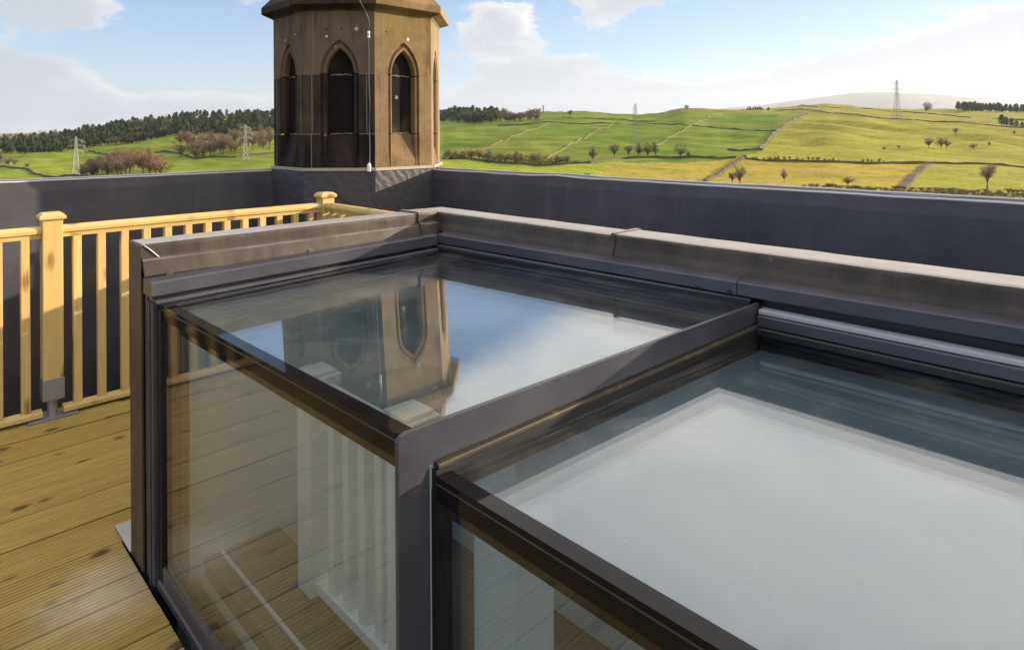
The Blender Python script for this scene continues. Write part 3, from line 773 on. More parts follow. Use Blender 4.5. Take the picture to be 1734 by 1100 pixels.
parapet('long dark membrane-covered parapet right of the tower, edging the roof behind the glass box', -1.83, 9.5, 2.65, 1, 'x')
parapet('dark membrane-covered parapet left of the tower, behind the timber railing', -8.0, 1.86, -2.635, -1, 'y')

# ------------------------------------------------------------------ the stone turret
TC_B, TC_A, TR = -2.362, 2.399, .671
SIDE = 2 * TR * math.tan(R(22.5))
tower = roofthing('stone_turret', TC_B, TC_A, 0, 'octagonal stone turret with pointed blind windows at the corner of the roof', 'turret')
# face k: outward normal at angle th in the (b, a) plane; F1 = (-a+b)/sqrt2, F2 = +b, F0 = -a, F3 = (+a+b)/sqrt2
FACE_TH = [R(45 * k) for k in range(8)]           # 0: +b, 1: +a+b, 2: +a, ... 6: -a, 7: -a+b
def fpt(th, u, w, z):                              # u along the face, w inward depth
    n = Vector((math.cos(th), math.sin(th), 0)); t = Vector((-math.sin(th), math.cos(th), 0))
    return n * (TR - w) + t * u + Vector((0, 0, z))
Z0, ZJ1, ZJ2, ZT = 1.290, 1.556, 2.030, 2.535
def outline(hw, z_bot, tip_add=0.0, n=9):
    """pointed opening, from bottom left up over the tip to bottom right: list of (u, z)"""
    zs = ZJ2 + .005; Rr = 2 * hw * 1.02
    pts = [(-hw, z_bot)]
    cx_ = -hw + Rr
    a_end = math.acos((Rr - hw) / Rr)
    L = [(cx_ - Rr * math.cos(a_end * i / n), zs + Rr * math.sin(a_end * i / n)) for i in range(n + 1)]
    return pts + L + [(-u, z) for u, z in reversed(L[:-1])] + [(hw, z_bot)]
def cut(pts, z0, z1):
    """pieces of one jamb (left or right) between two levels"""
    out = []
    for (u0, a), (u1, b) in zip(pts, pts[1:]):
        lo, hi = min(a, b), max(a, b)
        if hi < z0 - 1e-6 or lo > z1 + 1e-6: continue
        def at(z): return (u0 + (u1 - u0) * ((z - a) / (b - a) if abs(b - a) > 1e-9 else 0), z)
        p0 = at(min(max(a, z0), z1)); p1 = at(min(max(b, z0), z1))
        if not out or (Vector(out[-1]) - Vector(p0)).length > 1e-6: out.append(p0)
        if (Vector(out[-1]) - Vector(p1)).length > 1e-6: out.append(p1)
    return out
RINGS = [(.152, 0.0), (.149, .020), (.139, .024), (.127, .003), (.116, .006), (.109, .024), (.109, .064)]   # half width, depth: hollow and roll round the opening
ZB = [1.385, 1.385, 1.385, 1.385, 1.385, 1.385]
HALF = SIDE / 2 - .0015
J = .0035
def face_block(th, side, z0, z1, m, name='stone_block'):
    """one ashlar: the left or right half of a course, or the whole arch stone"""
    mb = MB()
    rings = [outline(hw, Z0 - .2) for hw, w in RINGS]
    nmid = len(rings[0]) // 2
    if side == 0:                                          # arch stone: everything above the joint
        seqs = [r[1:-1] for r in rings]
        rows = [[(u, z, w) for u, z in s] for s, (hw, w) in zip(seqs, RINGS)]
        front = [(-HALF, z0), *[(u, max(z, z0)) for u, z in seqs[0]], (HALF, z0), (HALF, z1), (-HALF, z1)]
        rows = [[(u, max(z, z0), w) for u, z, w in r] for r in rows]
    else:
        segs = []
        for r in rings:
            half = r[:nmid + 1] if side < 0 else r[nmid:][::-1]
            segs.append([(half[0][0], z0), (half[0][0], z1)])
        rows = [[(u, z, w) for u, z in s] for s, (hw, w) in zip(segs, RINGS)]
        front = [(side * HALF, z0), (segs[0][0][0], z0), (segs[0][1][0], z1), (side * HALF, z1)]
    vs = [fpt(th, u, 0, z) for u, z in front]; mb.add(vs, [tuple(range(len(vs)))])
    for r0, r1 in zip(rows, rows[1:]):
        n = len(r0); mb.add([fpt(th, u, w, z) for u, z, w in r0] + [fpt(th, u, w, z) for u, z, w in r1], [(i, i + 1, i + 1 + n, i + n) for i in range(n - 1)])
    # returns into the joints, so each stone has its own edges
    if side == 0:
        lo = [[(-HALF, z0), (rows[0][0][0], z0)], [(rows[0][-1][0], z0), (HALF, z0)], [(HALF, z0), (HALF, z1)], [(HALF, z1), (-HALF, z1)], [(-HALF, z1), (-HALF, z0)]]
    else:
        lo = [[front[i], front[(i + 1) % 4]] for i in (0, 2, 3)]
    for a, b in lo: mb.add([fpt(th, a[0], 0, a[1]), fpt(th, b[0], 0, b[1]), fpt(th, b[0], .03, b[1]), fpt(th, a[0], .03, a[1])], [(0, 1, 2, 3)])
    mb.build(name, m, tower)
for k, th in enumerate(FACE_TH):
    top, mid_, low = {0: ('stone_clean', 'stone_clean', 'stone_clean'), 1: ('stone_pale', 'stone_pale', 'stone_pale'), 7: ('stone_brown', 'stone_dark', 'stone_black'), 6: ('stone_brown', 'stone_dark', 'stone_black')}.get(k, ('stone_brown',) * 3)
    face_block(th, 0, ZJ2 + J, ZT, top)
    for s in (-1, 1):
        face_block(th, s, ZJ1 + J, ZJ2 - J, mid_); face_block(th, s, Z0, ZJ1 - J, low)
    # blind panel at the back of the opening, in two stones and a weathered sloping sill
    pm = 'stone_void'
    o_ = outline(.1105, ZJ2 + J)
    mb = MB(); mb.add([fpt(th, u, .059, z) for u, z in o_], [tuple(range(len(o_)))]); mb.build('blind_panel', pm, tower)
    mb = MB(); mb.add([fpt(th, u, .061, z) for u, z in ((-.1105, ZJ1), (.1105, ZJ1), (.1105, ZJ2 - J), (-.1105, ZJ2 - J))], [(0, 1, 2, 3)]); mb.build('blind_panel', pm, tower)
    mb = MB(); q = [(-.155, ZJ1 - J, .061), (.155, ZJ1 - J, .061), (.155, 1.345, .008), (-.155, 1.345, .008), (.155, Z0, .008), (-.155, Z0, .008)]
    mb.add([fpt(th, u, w, z) for u, z, w in q], [(0, 1, 2, 3), (3, 2, 4, 5)]); mb.build('weathered_sill', low if k not in (0, 1) else 'stone_clean', tower)
    # lumps of mortar left along the joints of the panel
    for zz_, wd in ((ZJ2 - .002, .058), (ZJ1 + .002, .060)):
        mb = MB(); rj = random.Random(k * 10 + int(zz_ * 10))
        mb.tube([fpt(th, -.088 + .176 * i / 10, wd, zz_ + rj.uniform(-.004, .004)) for i in range(11)], [rj.uniform(.002, .008) for i in range(11)], 5); mb.build('mortar_joint', 'mortar', tower, True)
def octring(mb, levels):
    V = []
    for r, z in levels:
        for k in range(8): a = R(22.5 + 45 * k); V.append((r / math.cos(R(22.5)) * math.cos(a), r / math.cos(R(22.5)) * math.sin(a), z))
    n = len(levels); fs = [(i * 8 + k, i * 8 + (k + 1) % 8, (i + 1) * 8 + (k + 1) % 8, (i + 1) * 8 + k) for i in range(n - 1) for k in range(8)]
    fs += [tuple(range(8))[::-1], tuple((n - 1) * 8 + k for k in range(8))]
    mb.add(V, fs)
mb = MB(); octring(mb, [(TR - .075, 1.1), (TR - .075, ZT + .05)]); mb.build('rubble_core', 'stone_void', tower)
# mortar core seen in the joints
mb = MB(); c8 = [(( TR - .0045) / math.cos(R(22.5)) * math.cos(R(22.5 + 45 * k)), (TR - .0045) / math.cos(R(22.5)) * math.sin(R(22.5 + 45 * k))) for k in range(8)]
for z in (ZJ1, ZJ2):
    for k, th in enumerate(FACE_TH):
        for s in (-1, 1):
            mb.add([fpt(th, s * .153, .0025, z - J), fpt(th, s * HALF, .0025, z - J), fpt(th, s * HALF, .0025, z + J), fpt(th, s * .153, .0025, z + J)], [(0, 1, 2, 3)])
mb.build('bed_joints', 'mortar', tower)
for k, th in enumerate(FACE_TH):                           # narrow upright joints on the corner stones
    for u, za, zb in ((-.205, ZJ2, ZT), (-.225, Z0, ZJ1), (.215, ZJ1, ZJ2), (-.218, ZJ1, ZJ2)):
        mb = MB(); mb.hexa([fpt(th, u - .003, .004, za), fpt(th, u + .003, .004, za), fpt(th, u + .003, -.0012, za), fpt(th, u - .003, -.0012, za), fpt(th, u - .003, .004, zb), fpt(th, u + .003, .004, zb), fpt(th, u + .003, -.0012, zb), fpt(th, u - .003, -.0012, zb)]); mb.build('upright_joint', 'mortar', tower)
def octpart(name, mats, levels):
    """eight faces split by how sooty each side is: one stone per side"""
    for k in range(8):
        mb = MB(); V = []
        for r, z in levels:
            for a in (R(-22.5 + 45 * k), R(22.5 + 45 * k)): V.append((r / math.cos(R(22.5)) * math.cos(a), r / math.cos(R(22.5)) * math.sin(a), z))
        n = len(levels); mb.add(V, [(2 * i, 2 * i + 1, 2 * i + 3, 2 * i + 2) for i in range(n - 1)])
        mb.build(name, mats.get(k, 'stone_brown'), tower)
MK = {0: 'stone_clean', 1: 'stone_pale', 7: 'stone_dark', 6: 'stone_dark'}
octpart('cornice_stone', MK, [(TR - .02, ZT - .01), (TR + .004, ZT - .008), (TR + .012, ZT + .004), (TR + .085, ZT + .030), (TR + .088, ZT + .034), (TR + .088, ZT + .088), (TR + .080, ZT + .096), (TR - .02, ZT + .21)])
SP = {0: 'stone_clean', 1: 'stone_pale', 7: 'stone_brown', 6: 'stone_brown'}
zc = ZT + .21; rc = TR - .02
for i in range(7):
    z_a, z_b = zc + .5 * i, zc + .5 * (i + 1) - .005
    octpart('spire_stone', SP, [(rc * (1 - .5 * i / 3.6), z_a), (rc * (1 - (.5 * (i + 1) - .005) / 3.6), z_b)])
mb = MB(); octring(mb, [(TR + .016, -.36), (TR + .016, 1.262), (TR + .004, 1.268)]); mb.build('base_wrap', 'wrinkle', tower)
for k, th in enumerate(FACE_TH):
    mb = MB(); hl = SIDE / 2 + .008
    V = [fpt(th, s * (hl + (0 if w > -.01 else .006)), w, z) for z in (1.266, 1.289) for s, w in ((-1, -.024), (1, -.024), (1, .004), (-1, .004))]
    mb.hexa([V[0], V[1], V[2], V[3], V[4], V[5], V[6], V[7]]); mb.build('batten', 'batten', tower)
rj = random.Random(5)
for th, u, z, r in ((FACE_TH[7], -.10, 2.325, .011), (FACE_TH[7], .135, 2.385, .014), (FACE_TH[7], -.03, 2.245, .006), (FACE_TH[0], .04, 2.33, .015), (FACE_TH[6], -.05, 2.33, .010), (FACE_TH[6], .12, 2.36, .008)):
    mb = MB(); V = [fpt(th, u + r * math.cos(t * .628) * rj.uniform(.8, 1.15), -.001, z + r * math.sin(t * .628) * rj.uniform(.8, 1.3)) for t in range(10)]; V.append(fpt(th, u, -.006, z))
    mb.add(V, [(i, (i + 1) % 10, 10) for i in range(10)]); mb.build('mortar_dab', 'dab', tower, True)
for th, u, z in ((FACE_TH[7], -.10, 2.385), (FACE_TH[7], .02, 2.385), (FACE_TH[0], -.17, 2.37)):
    mb = MB(); V = [fpt(th, u + .008 * math.cos(t * .785), -.0012, z + .008 * math.sin(t * .785)) for t in range(8)]; mb.add(V, [tuple(range(8))]); mb.build('fixing_hole', 'hole', tower)
# cable down the corner of the turret
cab = roofthing('cable', TC_B, TC_A, 0, 'thin pale cable with white connectors running down the corner of the stone turret', 'cable')
th7 = FACE_TH[7]; ue = SIDE / 2 - .028
pts = [(ue - .10, -.095, ZT + .13), (ue - .075, -.098, ZT + .09), (ue - .052, -.094, ZT + .03), (ue - .032, -.03, ZT - .02), (ue - .014, -.010, ZT - .075), (ue - .008, -.008, ZT - .12), (ue - .014, -.008, ZT - .16), (ue - .016, -.009, ZT - .22), (ue - .012, -.008, 2.2), (ue - .014, -.008, 2.0), (ue - .008, -.008, 1.8), (ue - .012, -.008, 1.6), (ue - .010, -.009, 1.42), (ue - .012, -.012, 1.30)]
mb = MB(); mb.tube([fpt(th7, *q) for q in pts], .0042, 6); mb.build('wire', 'cable', cab, True)
for z in (2.352, 2.322):
    mb = MB(); mb.tube([fpt(th7, ue - .015, -.010, z - .011), fpt(th7, ue - .015, -.010, z + .011)], .011, 8); mb.build('connector', 'conn', cab)
mb = MB(); mb.tube([fpt(th7, ue - .012, -.034, 1.262), fpt(th7, ue - .012, -.034, 1.31), fpt(th7, ue - .012, -.024, 1.325)], [.016, .016, .007], 8); mb.build('junction_box', 'conn', cab)

# ------------------------------------------------------------------ timber deck
deck = roofthing('timber_deck', 0, 0, 0, 'grooved yellow pine decking around the glass rooflight', 'deck')
PITCH, BW = .1175, .1145
def board_mesh(L):
    mb = MB(); prof = [(-BW / 2, -.028)]
    n = 6; rid = BW / n
    for i in range(n):
        x = -BW / 2 + i * rid
        prof += [(x + rid * .04, -.0036 if i else -.0045), (x + rid * .24, 0), (x + rid * .74, 0), (x + rid * .94, -.0036 if i < n - 1 else -.0045)]
    prof += [(BW / 2, -.028)]
    mb.prism(prof, [lambda u, w: (u, 0, w), lambda u, w: (u, L, w)])
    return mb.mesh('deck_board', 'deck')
BM = {}
def board(b, a0, a1):
    L = round(a1 - a0, 3)
    if L not in BM: BM[L] = board_mesh(L)
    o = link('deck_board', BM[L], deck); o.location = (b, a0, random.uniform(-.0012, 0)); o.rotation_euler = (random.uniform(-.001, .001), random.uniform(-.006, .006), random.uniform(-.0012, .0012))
b = -1.70
i = 0
while b < 4.4:
    if b < 0.0 - BW / 2:
        cutp = [-4.2, (-1.65, -.45, -2.4)[i % 3], 1.60] if i % 2 else [-4.2, (-2.7, -1.1, .62)[i % 3], 1.60]
    else:
        cutp = [-4.2, (-2.1, -1.3, -2.9)[i % 3], -.012]
    for a0, a1 in zip(cutp, cutp[1:]): board(b, round(a0 + .002, 3), round(a1 - .002, 3))
    b += PITCH; i += 1
mb = MB()
for k in range(16):
    a = -4.1 + k * .38; mb.box(-1.72, -.16 if a > -.1 else 4.4, a, a + .045, -.30, -.0305)
mb.build('joists', 'rail_x', deck)

# ------------------------------------------------------------------ timber railings
BAL, POST = .041, .094
mb = MB(); mb.box(-BAL / 2, BAL / 2, -BAL / 2, BAL / 2, .045, .992); balm = mb.mesh('baluster', 'rail_z', bevel=.003)
def post(root, x, y, name='post'):
    mb = MB(); mb.box(-POST / 2, POST / 2, -POST / 2, POST / 2, .215, 1.090); p = mb.build(name, 'rail_z', root, bevel=.004); p.location = (x, y, 0)
    c = MB(); r0, r1 = POST / 2 + .014, POST / 2 - .004
    V = []
    for r, z in ((POST / 2 + .002, 1.088), (r0, 1.098), (r0, 1.112), (r1, 1.130)): V += [(-r, -r, z), (r, -r, z), (r, r, z), (-r, r, z)]
    c.add(V, [(3, 2, 1, 0), (12, 13, 14, 15)] + [(4 * i + k, 4 * i + (k + 1) % 4, 4 * i + 4 + (k + 1) % 4, 4 * i + 4 + k) for i in range(3) for k in range(4)])
    c.build('post_cap', 'rail_y', p)
    s = MB(); q = POST / 2 + .003; s.box(-q, q, -q, q, .105, .222); s.build('post_shoe', 'steel', p, bevel=.002)
    s = MB(); s.tube([(0, 0, .004), (0, 0, .106)], .024, 14); s.tube([(0, 0, .004), (0, 0, .014)], .034, 14); s.build('shoe_stem', 'steel', p, True)
    s = MB(); s.box(-.035, .055, -.115, .115, .001, .010); pl = s.build('base_plate', 'steel', p, bevel=.002)
    return p
def handrail(root, p0, p1, m):
    d = (Vector(p1) - Vector(p0)); L = d.length; d.normalize(); s = Vector((d.y, -d.x, 0))
    prof = [(-.020, .992), (.020, .992), (.022, 1.012), (.034, 1.020), (.036, 1.036), (.030, 1.050), (.014, 1.057), (-.014, 1.057), (-.030, 1.050), (-.036, 1.036), (-.034, 1.020), (-.022, 1.012)]
    mb = MB(); mb.prism(prof, [lambda u, w: Vector(p0) + s * u + Vector((0, 0, w)), lambda u, w: Vector(p1) + s * u + Vector((0, 0, w))]); mb.build('handrail', m, root)
    prof = [(-.030, .018), (.030, .018), (.030, .038), (.022, .052), (-.022, .052), (-.030, .038)]
    mb = MB(); mb.prism(prof, [lambda u, w: Vector(p0) + s * u + Vector((0, 0, w)), lambda u, w: Vector(p1) + s * u + Vector((0, 0, w))]); mb.build('bottom_rail', m, root)
rail = roofthing('timber_railing', -1.64, 0, 0, 'new pine railing with square balusters along the left edge of the deck', 'railing')
PA = [-3.31, -1.65, .008, 1.665]
for a in PA: post(rail, 0, a)
for a0, a1 in zip(PA, PA[1:]):
    handrail(rail, (0, a0 + POST / 2 + .001, 0), (0, a1 - POST / 2 - .001, 0), 'rail_y')
    n = 13
    for k in range(n):
        o = link('baluster', balm, rail); o.location = (0, a0 + (a1 - a0) * (k + 1) / (n + 1) , random.uniform(-.002, .002)); o.rotation_euler[2] = random.choice((0, R(90), R(180)))
rail2 = roofthing('timber_railing', -1.64, 1.665, 0, 'pine railing turning right behind the glass box from the capped corner post', 'railing')
b0, b1 = POST / 2 + .001, 1.60
handrail(rail2, (b0, 0, 0), (b1, 0, 0), 'rail_x')
for k in range(13):
    o = link('baluster', balm, rail2); o.location = ((k + 1) * .1165, 0, 0)

# ------------------------------------------------------------------ upstand walls with lead copings
BE = 3.42                                                  # right end of the glass box
def rough_prism(prof, p_of, t0, t1, n, seed, amp=.0025):
    mb = MB(); path = []
    for i in range(n + 1):
        t = t0 + (t1 - t0) * i / n
        def fn(u, w, t=t):
            d = mn.noise(Vector((t * 9, u * 14 + seed, w * 14))) * amp + mn.noise(Vector((t * 3, seed, w * 5))) * amp
            return p_of(t, u + d, w + d * .6)
        path.append(fn)
    mb.prism(prof, path); return mb
up1 = roofthing('upstand_wall', 0, 0, 0, 'low wall at the left end of the glass box, capped in crumpled brown lead', 'wall')
mb = MB(); mb.box(.004, .140, .006, 1.312, -.30, 1.150); mb.build('wall_core', 'alu', up1, bevel=.003)
LP = [(-.006, 1.02), (-.007, 1.154), (-.002, 1.162), (.006, 1.164), (.020, 1.1645), (.125, 1.166), (.136, 1.166), (.144, 1.164), (.148, 1.157), (.1485, 1.150), (.149, 1.120), (.154, 1.113), (.164, 1.107), (.181, 1.066), (.183, 1.056), (.178, 1.054), (.142, 1.10), (.140, 1.14), (.005, 1.14), (.003, 1.02)]
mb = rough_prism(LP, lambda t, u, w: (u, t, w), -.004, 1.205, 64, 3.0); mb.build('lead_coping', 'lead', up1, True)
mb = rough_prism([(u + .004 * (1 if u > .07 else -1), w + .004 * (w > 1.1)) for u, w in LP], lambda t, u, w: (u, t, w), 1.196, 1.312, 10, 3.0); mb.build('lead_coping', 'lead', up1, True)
mb = rough_prism([(u + .008 * (1 if u > .07 else -1), w + .008 * (w > 1.1)) for u, w in LP], lambda t, u, w: (u, t, w), 1.193, 1.215, 4, 3.0, .001); mb.build('lead_welt', 'lead', up1, True)
mb = MB(); mb.box(-.007, .150, -.008, -.0045, 1.0, 1.161); mb.box(-.005, .146, -.0065, .0, .002, 1.0); mb.build('lead_end_cap', 'lead', up1)
mb = MB(); mb.tube([(.1505, .000, 1.163), (.1515, .018, 1.147), (.1515, .050, 1.114)], [.002, .0025, .002], 6); mb.build('folded_seam', 'seam', up1, True)
for a, z in ((.075, 1.062), (.62, 1.066), (1.02, 1.070)):        # copper clips turned over the edge of the lead
    mb = MB(); mb.hexa([(.176, a - .012, z - .014), (.188, a - .012, z - .014), (.188, a + .014, z - .013), (.176, a + .014, z - .013), (.172, a - .010, z + .006), (.181, a - .010, z + .005), (.181, a + .012, z + .006), (.172, a + .012, z + .006)]); mb.build('lead_clip', 'lead', up1, bevel=.002)
mb = MB(); mb.box(.15, .166, .004, .012, .93, 1.045); mb.build('lead_tab', 'lead', up1)
mb = MB(); mb.prism([(.150, 1.048), (.165, 1.0515), (.244, 1.0475), (.250, 1.042), (.250, .999), (.244, .995), (.150, .995)], [lambda u, w: (u + .010, -.004, w), lambda u, w: (u - .012, 1.245, w + .022)]); mb.build('flashing_trim', 'alu', up1)
mb = MB(); mb.prism([(.150, .993), (.238, .993), (.238, .9885), (.150, .9885)], [lambda u, w: (u + .010, .002, w), lambda u, w: (u - .012, 1.24, w + .022)]); mb.build('shadow_gap', 'black', up1)
mb = MB(); mb.prism([(.150, .987), (.268, .9855), (.273, .982), (.273, .975), (.150, .975)], [lambda u, w: (u + .010, .006, w), lambda u, w: (u - .020, 1.24, w + .020)]); mb.build('glazing_bead', 'alu', up1)
mb = MB(); mb.prism([(.20, .974), (.288, .974), (.288, .960), (.20, .960)], [lambda u, w: (u + .006, .018, w), lambda u, w: (u - .036, 1.235, w + .012)]); mb.build('edge_gasket', 'black', up1)
mb = MB(); mb.box(.1465, .205, .008, .030, .0, .994); mb.build('jamb_trim', 'black', up1, bevel=.002)
mb = MB(); mb.box(.168, .186, .002, .0075, .0, .994); mb.build('jamb_trim', 'alu', up1, bevel=.001)
mb = MB(); mb.box(.2055, .262, -.002, .030, .0, .974); mb.build('jamb_trim', 'alu', up1, bevel=.003)
mb = MB(); mb.box(.225, .236, -.006, -.0022, .0, .974); mb.build('jamb_trim', 'alu', up1, bevel=.001)
mb = MB(); mb.box(.2625, .300, .012, .10, .0, .958); mb.build('jamb_gasket', 'black', up1)
pl = roofthing('steel_plate', -.115, .035, .0, 'small flat grey metal plate on the deck at the foot of the left wall', 'plate')
mb = MB(); mb.box(-.115, .108, -.045, .045, .001, .009); mb.build('plate', 'steel', pl, bevel=.002)
for q in (-.095, -.02): mb = MB(); mb.tube([(q, .03, .009), (q, .03, .013)], .006, 8); mb.build('screw_head', 'steel', pl)

up2 = roofthing('upstand_wall', 0, 1.31, 0, 'long low wall along the back of the glass box, with a smooth lead coping', 'wall')
mb = MB(); mb.box(.004, BE + .15, .008, .152, -.30, 1.150); mb.build('wall_core', 'alu', up2)
BP = [(.166, 1.02), (.167, 1.154), (.162, 1.162), (.154, 1.164), (.142, 1.1645), (.028, 1.166), (.018, 1.166), (.008, 1.163), (.003, 1.156), (.0026, 1.150), (.002, 1.122), (.0, 1.112), (-.006, 1.104), (-.014, 1.076), (-.010, 1.075), (.008, 1.11), (.012, 1.14), (.155, 1.14), (.157, 1.02)]
mb = rough_prism(BP, lambda t, u, w: (t, u, w), -.006, 1.245, 50, 8.0, .0014); mb.build('lead_coping', 'lead', up2, True)
mb = rough_prism([(u + (.004 if u > .08 else -.004), w + .005 * (w > 1.1)) for u, w in BP], lambda t, u, w: (t, u, w), 1.228, BE + .16, 70, 8.0, .0014); mb.build('lead_coping', 'lead', up2, True)
mb = rough_prism([(u + (.009 if u > .08 else -.009), w + .010 * (w > 1.1)) for u, w in BP], lambda t, u, w: (t, u, w), 1.224, 1.240, 3, 8.0, .0008); mb.build('lead_welt', 'lead', up2, True)
TRIM = [(-.004, 1.078), (-.020, 1.080), (-.058, 1.070), (-.062, 1.066), (-.062, 1.030), (-.058, 1.026), (-.004, 1.026)]
def rise(t): return .014 * (t - .2) / 1.6                # the frame climbs a little towards the right
for t0, t1 in ((.235, 1.752), (1.755, BE)):
    mb = MB(); mb.prism(TRIM, [lambda u, w: (t0, u, w + rise(t0)), lambda u, w: (t1, u, w + rise(t1))]); mb.build('flashing_trim', 'alu', up2)
mb = MB(); mb.prism([(-.004, 1.024), (-.066, 1.022), (-.070, 1.018), (-.070, 1.006), (-.004, 1.006)], [lambda u, w: (.238, u, w + rise(.2)), lambda u, w: (1.80, u, w + rise(1.8))]); mb.build('glazing_bead', 'alu', up2)
mb = MB(); mb.prism([(-.004, 1.005), (-.074, 1.005), (-.074, .975), (-.004, .975)], [lambda u, w: (.24, u, w), lambda u, w: (1.80, u, w + .030)]); mb.build('edge_gasket', 'black', up2)
for q, r_ in ((1.728, .008), (1.62, .004)): mb = MB(); mb.tube([(q, -.0625, 1.046), (q, -.066, 1.046)], r_, 10); mb.build('fixing_screw', 'black', up2)
# tracks of the sliding section
mb = MB(); mb.box(1.83, BE, -.040, -.006, 1.010, 1.0385); mb.build('shadow_gap', 'black', up2)
mb = MB(); mb.box(1.832, BE, -.084, -.041, 1.002, 1.016); mb.build('track_lip', 'track', up2, bevel=.003)
mb = MB(); mb.prism([(-.030, 1.000), (-.086, 1.000), (-.090, .996), (-.090, .968), (-.030, .968)], [lambda u, w: (1.832, u, w), lambda u, w: (BE, u, w)]); mb.build('slide_track', 'alu', up2)
mb = MB(); mb.prism([(-.030, .966), (-.098, .965), (-.102, .961), (-.102, .944), (-.030, .944)], [lambda u, w: (1.834, u, w), lambda u, w: (BE, u, w)]); mb.build('slide_track', 'black', up2)
up3 = roofthing('upstand_wall', BE + .005, 0, 0, 'low wall closing the right end of the glass box', 'wall')
mb = MB(); mb.box(.0, .145, .0, 1.30, -.30, 1.02); mb.build('wall_core', 'alu', up3)

# ------------------------------------------------------------------ the glass box
class Pane:
    """a sloping pane given by its four corners: left and right edge (b, z) at the front a0 and the back a1"""
    def __init__(s, a0, a1, fl, fr, bl, br): s.a0, s.a1, s.c = a0, a1, (fl, fr, bl, br)
    def edge(s, k, a):
        t = (a - s.a0) / (s.a1 - s.a0); f, b = s.c[k], s.c[k + 2]
        return f[0] + (b[0] - f[0]) * t, f[1] + (b[1] - f[1]) * t
    def pt(s, u, a, dz=0):                                  # u 0..1 from left to right edge
        l, r = s.edge(0, a), s.edge(1, a); return (l[0] + (r[0] - l[0]) * u, a, l[1] + (r[1] - l[1]) * u + dz)
    def slab(s, mb, m0, m1, a0, a1, z, t):                  # margins m0, m1 in metres from the left / right edges (m1 None: m0 is a width from the left)
        P = []
        for a in (a0, a1):
            l, r = s.edge(0, a)[0], s.edge(1, a)[0]; P.append(((m0) / (r - l), 1 - (m1) / (r - l)))
        q = [(P[0][0], a0), (P[0][1], a0), (P[1][1], a1), (P[1][0], a1)]
        mb.hexa([s.pt(u, a, z - t) for u, a in q] + [s.pt(u, a, z) for u, a in q])
    def width(s, a): return s.edge(1, a)[0] - s.edge(0, a)[0]
def glazed(root, P, zf):
    TH, GAP, BD = .008, .016, .040
    a0, a1 = P.a0, P.a1
    mb = MB(); P.slab(mb, 0, 0, a0, a1, 0, TH); top = mb.build('roof_pane', 'glass', root)
    mb = MB(); P.slab(mb, .006, .006, a0 + .034, a1 - .004, -TH - GAP, TH); mb.build('inner_sheet', 'glass_under', top)
    t2 = GAP - .002; zz = -TH - .001
    W_ = min(P.width(a0), P.width(a1))
    mb = MB(); P.slab(mb, 0, 0, a0 + .001, a0 + BD, zz, t2); mb.build('border_band', 'enamel', top)
    mb = MB(); P.slab(mb, 0, 0, a1 - BD, a1 - .001, zz, t2); mb.build('border_band', 'enamel', top)
    for side in (0, 1):
        mb = MB(); q = []
        for a in (a0 + BD + .001, a1 - BD - .001):
            w = P.width(a); q.append((a, (.001 / w, .024 / w) if side == 0 else (1 - .024 / w, 1 - .001 / w)))
        pts = [(q[0][1][0], q[0][0]), (q[0][1][1], q[0][0]), (q[1][1][1], q[1][0]), (q[1][1][0], q[1][0])]
        mb.hexa([P.pt(u, a, zz - t2) for u, a in pts] + [P.pt(u, a, zz) for u, a in pts]); mb.build('border_band', 'enamel', top)
    b0, zl = P.edge(0, a0); b1, zr = P.edge(1, a0)
    def up(mb, m0, m1, y0, y1, zlo, dlo, dhi):               # upright slab; bottom is a level (zlo) or follows the top edge (dlo)
        B = [b0 + m0, b1 - m1]; Z = [zl + (zr - zl) * m0 / (b1 - b0), zr - (zr - zl) * m1 / (b1 - b0)]
        lo = [zlo if dlo is None else z + dlo for z in Z]; hi = [z + dhi for z in Z]
        mb.hexa([(B[0], y0, lo[0]), (B[1], y0, lo[1]), (B[1], y1, lo[1]), (B[0], y1, lo[0]), (B[0], y0, hi[0]), (B[1], y0, hi[1]), (B[1], y1, hi[1]), (B[0], y1, hi[0])])
    dt = -2 * TH - GAP - .003
    mb = MB(); up(mb, 0, 0, a0, a0 + TH, zf, None, -TH - .001); fr = mb.build('front_pane', 'glass_front', root)
    mb = MB(); up(mb, .006, .006, a0 + TH + GAP, a0 + 2 * TH + GAP, zf + .002, None, dt - .002); mb.build('inner_sheet', 'glass_front', fr)
    y0, y1 = a0 + TH + .001, a0 + TH + GAP - .001
    mb = MB(); up(mb, 0, 0, y0, y1, 0, dt - .036, -TH - GAP - .0015); mb.build('border_band', 'enamel', fr)
    mb = MB(); up(mb, 0, 0, y0, y1, zf, None, zf + .012 - zl); mb.build('border_band', 'enamel', fr)
    mb = MB(); q = P.slab(mb, -.001, -.001, a0 - .0025, a0 + .031, .0022, .0018); mb.build('edge_bar', 'bar', root)
    mb = MB(); up(mb, -.001, -.001, a0 - .0028, a0 - .0006, 0, -.044, .0002); mb.build('edge_bar', 'bar', root)
    mb = MB(); up(mb, -.001, -.001, a0 - .0042, a0 - .0030, 0, -.012, -.009); mb.build('edge_seam', 'alu', root)
    L = b1 - b0
    for m0, m1 in ((0, L - .012), (L - .018, 0)):
        mb = MB(); up(mb, m0, m1, y0, y1, zf + .03, None, dt - .037); mb.build('border_band', 'enamel', fr)
    return top
gb = roofthing('glass_rooflight', 0, 0, 0, 'fixed left section of the glass box rooflight, mirroring the stone turret', 'rooflight')
def zg(a, b): return .970 + .022 * (a - .02) + .016 * (b - .295)         # the pane is one plane
P1 = Pane(.020, 1.232, (.295, zg(.02, .295)), (1.700, zg(.02, 1.7)), (.254, zg(1.232, .254)), (1.812, zg(1.232, 1.812)))
glazed(gb, P1, .086)
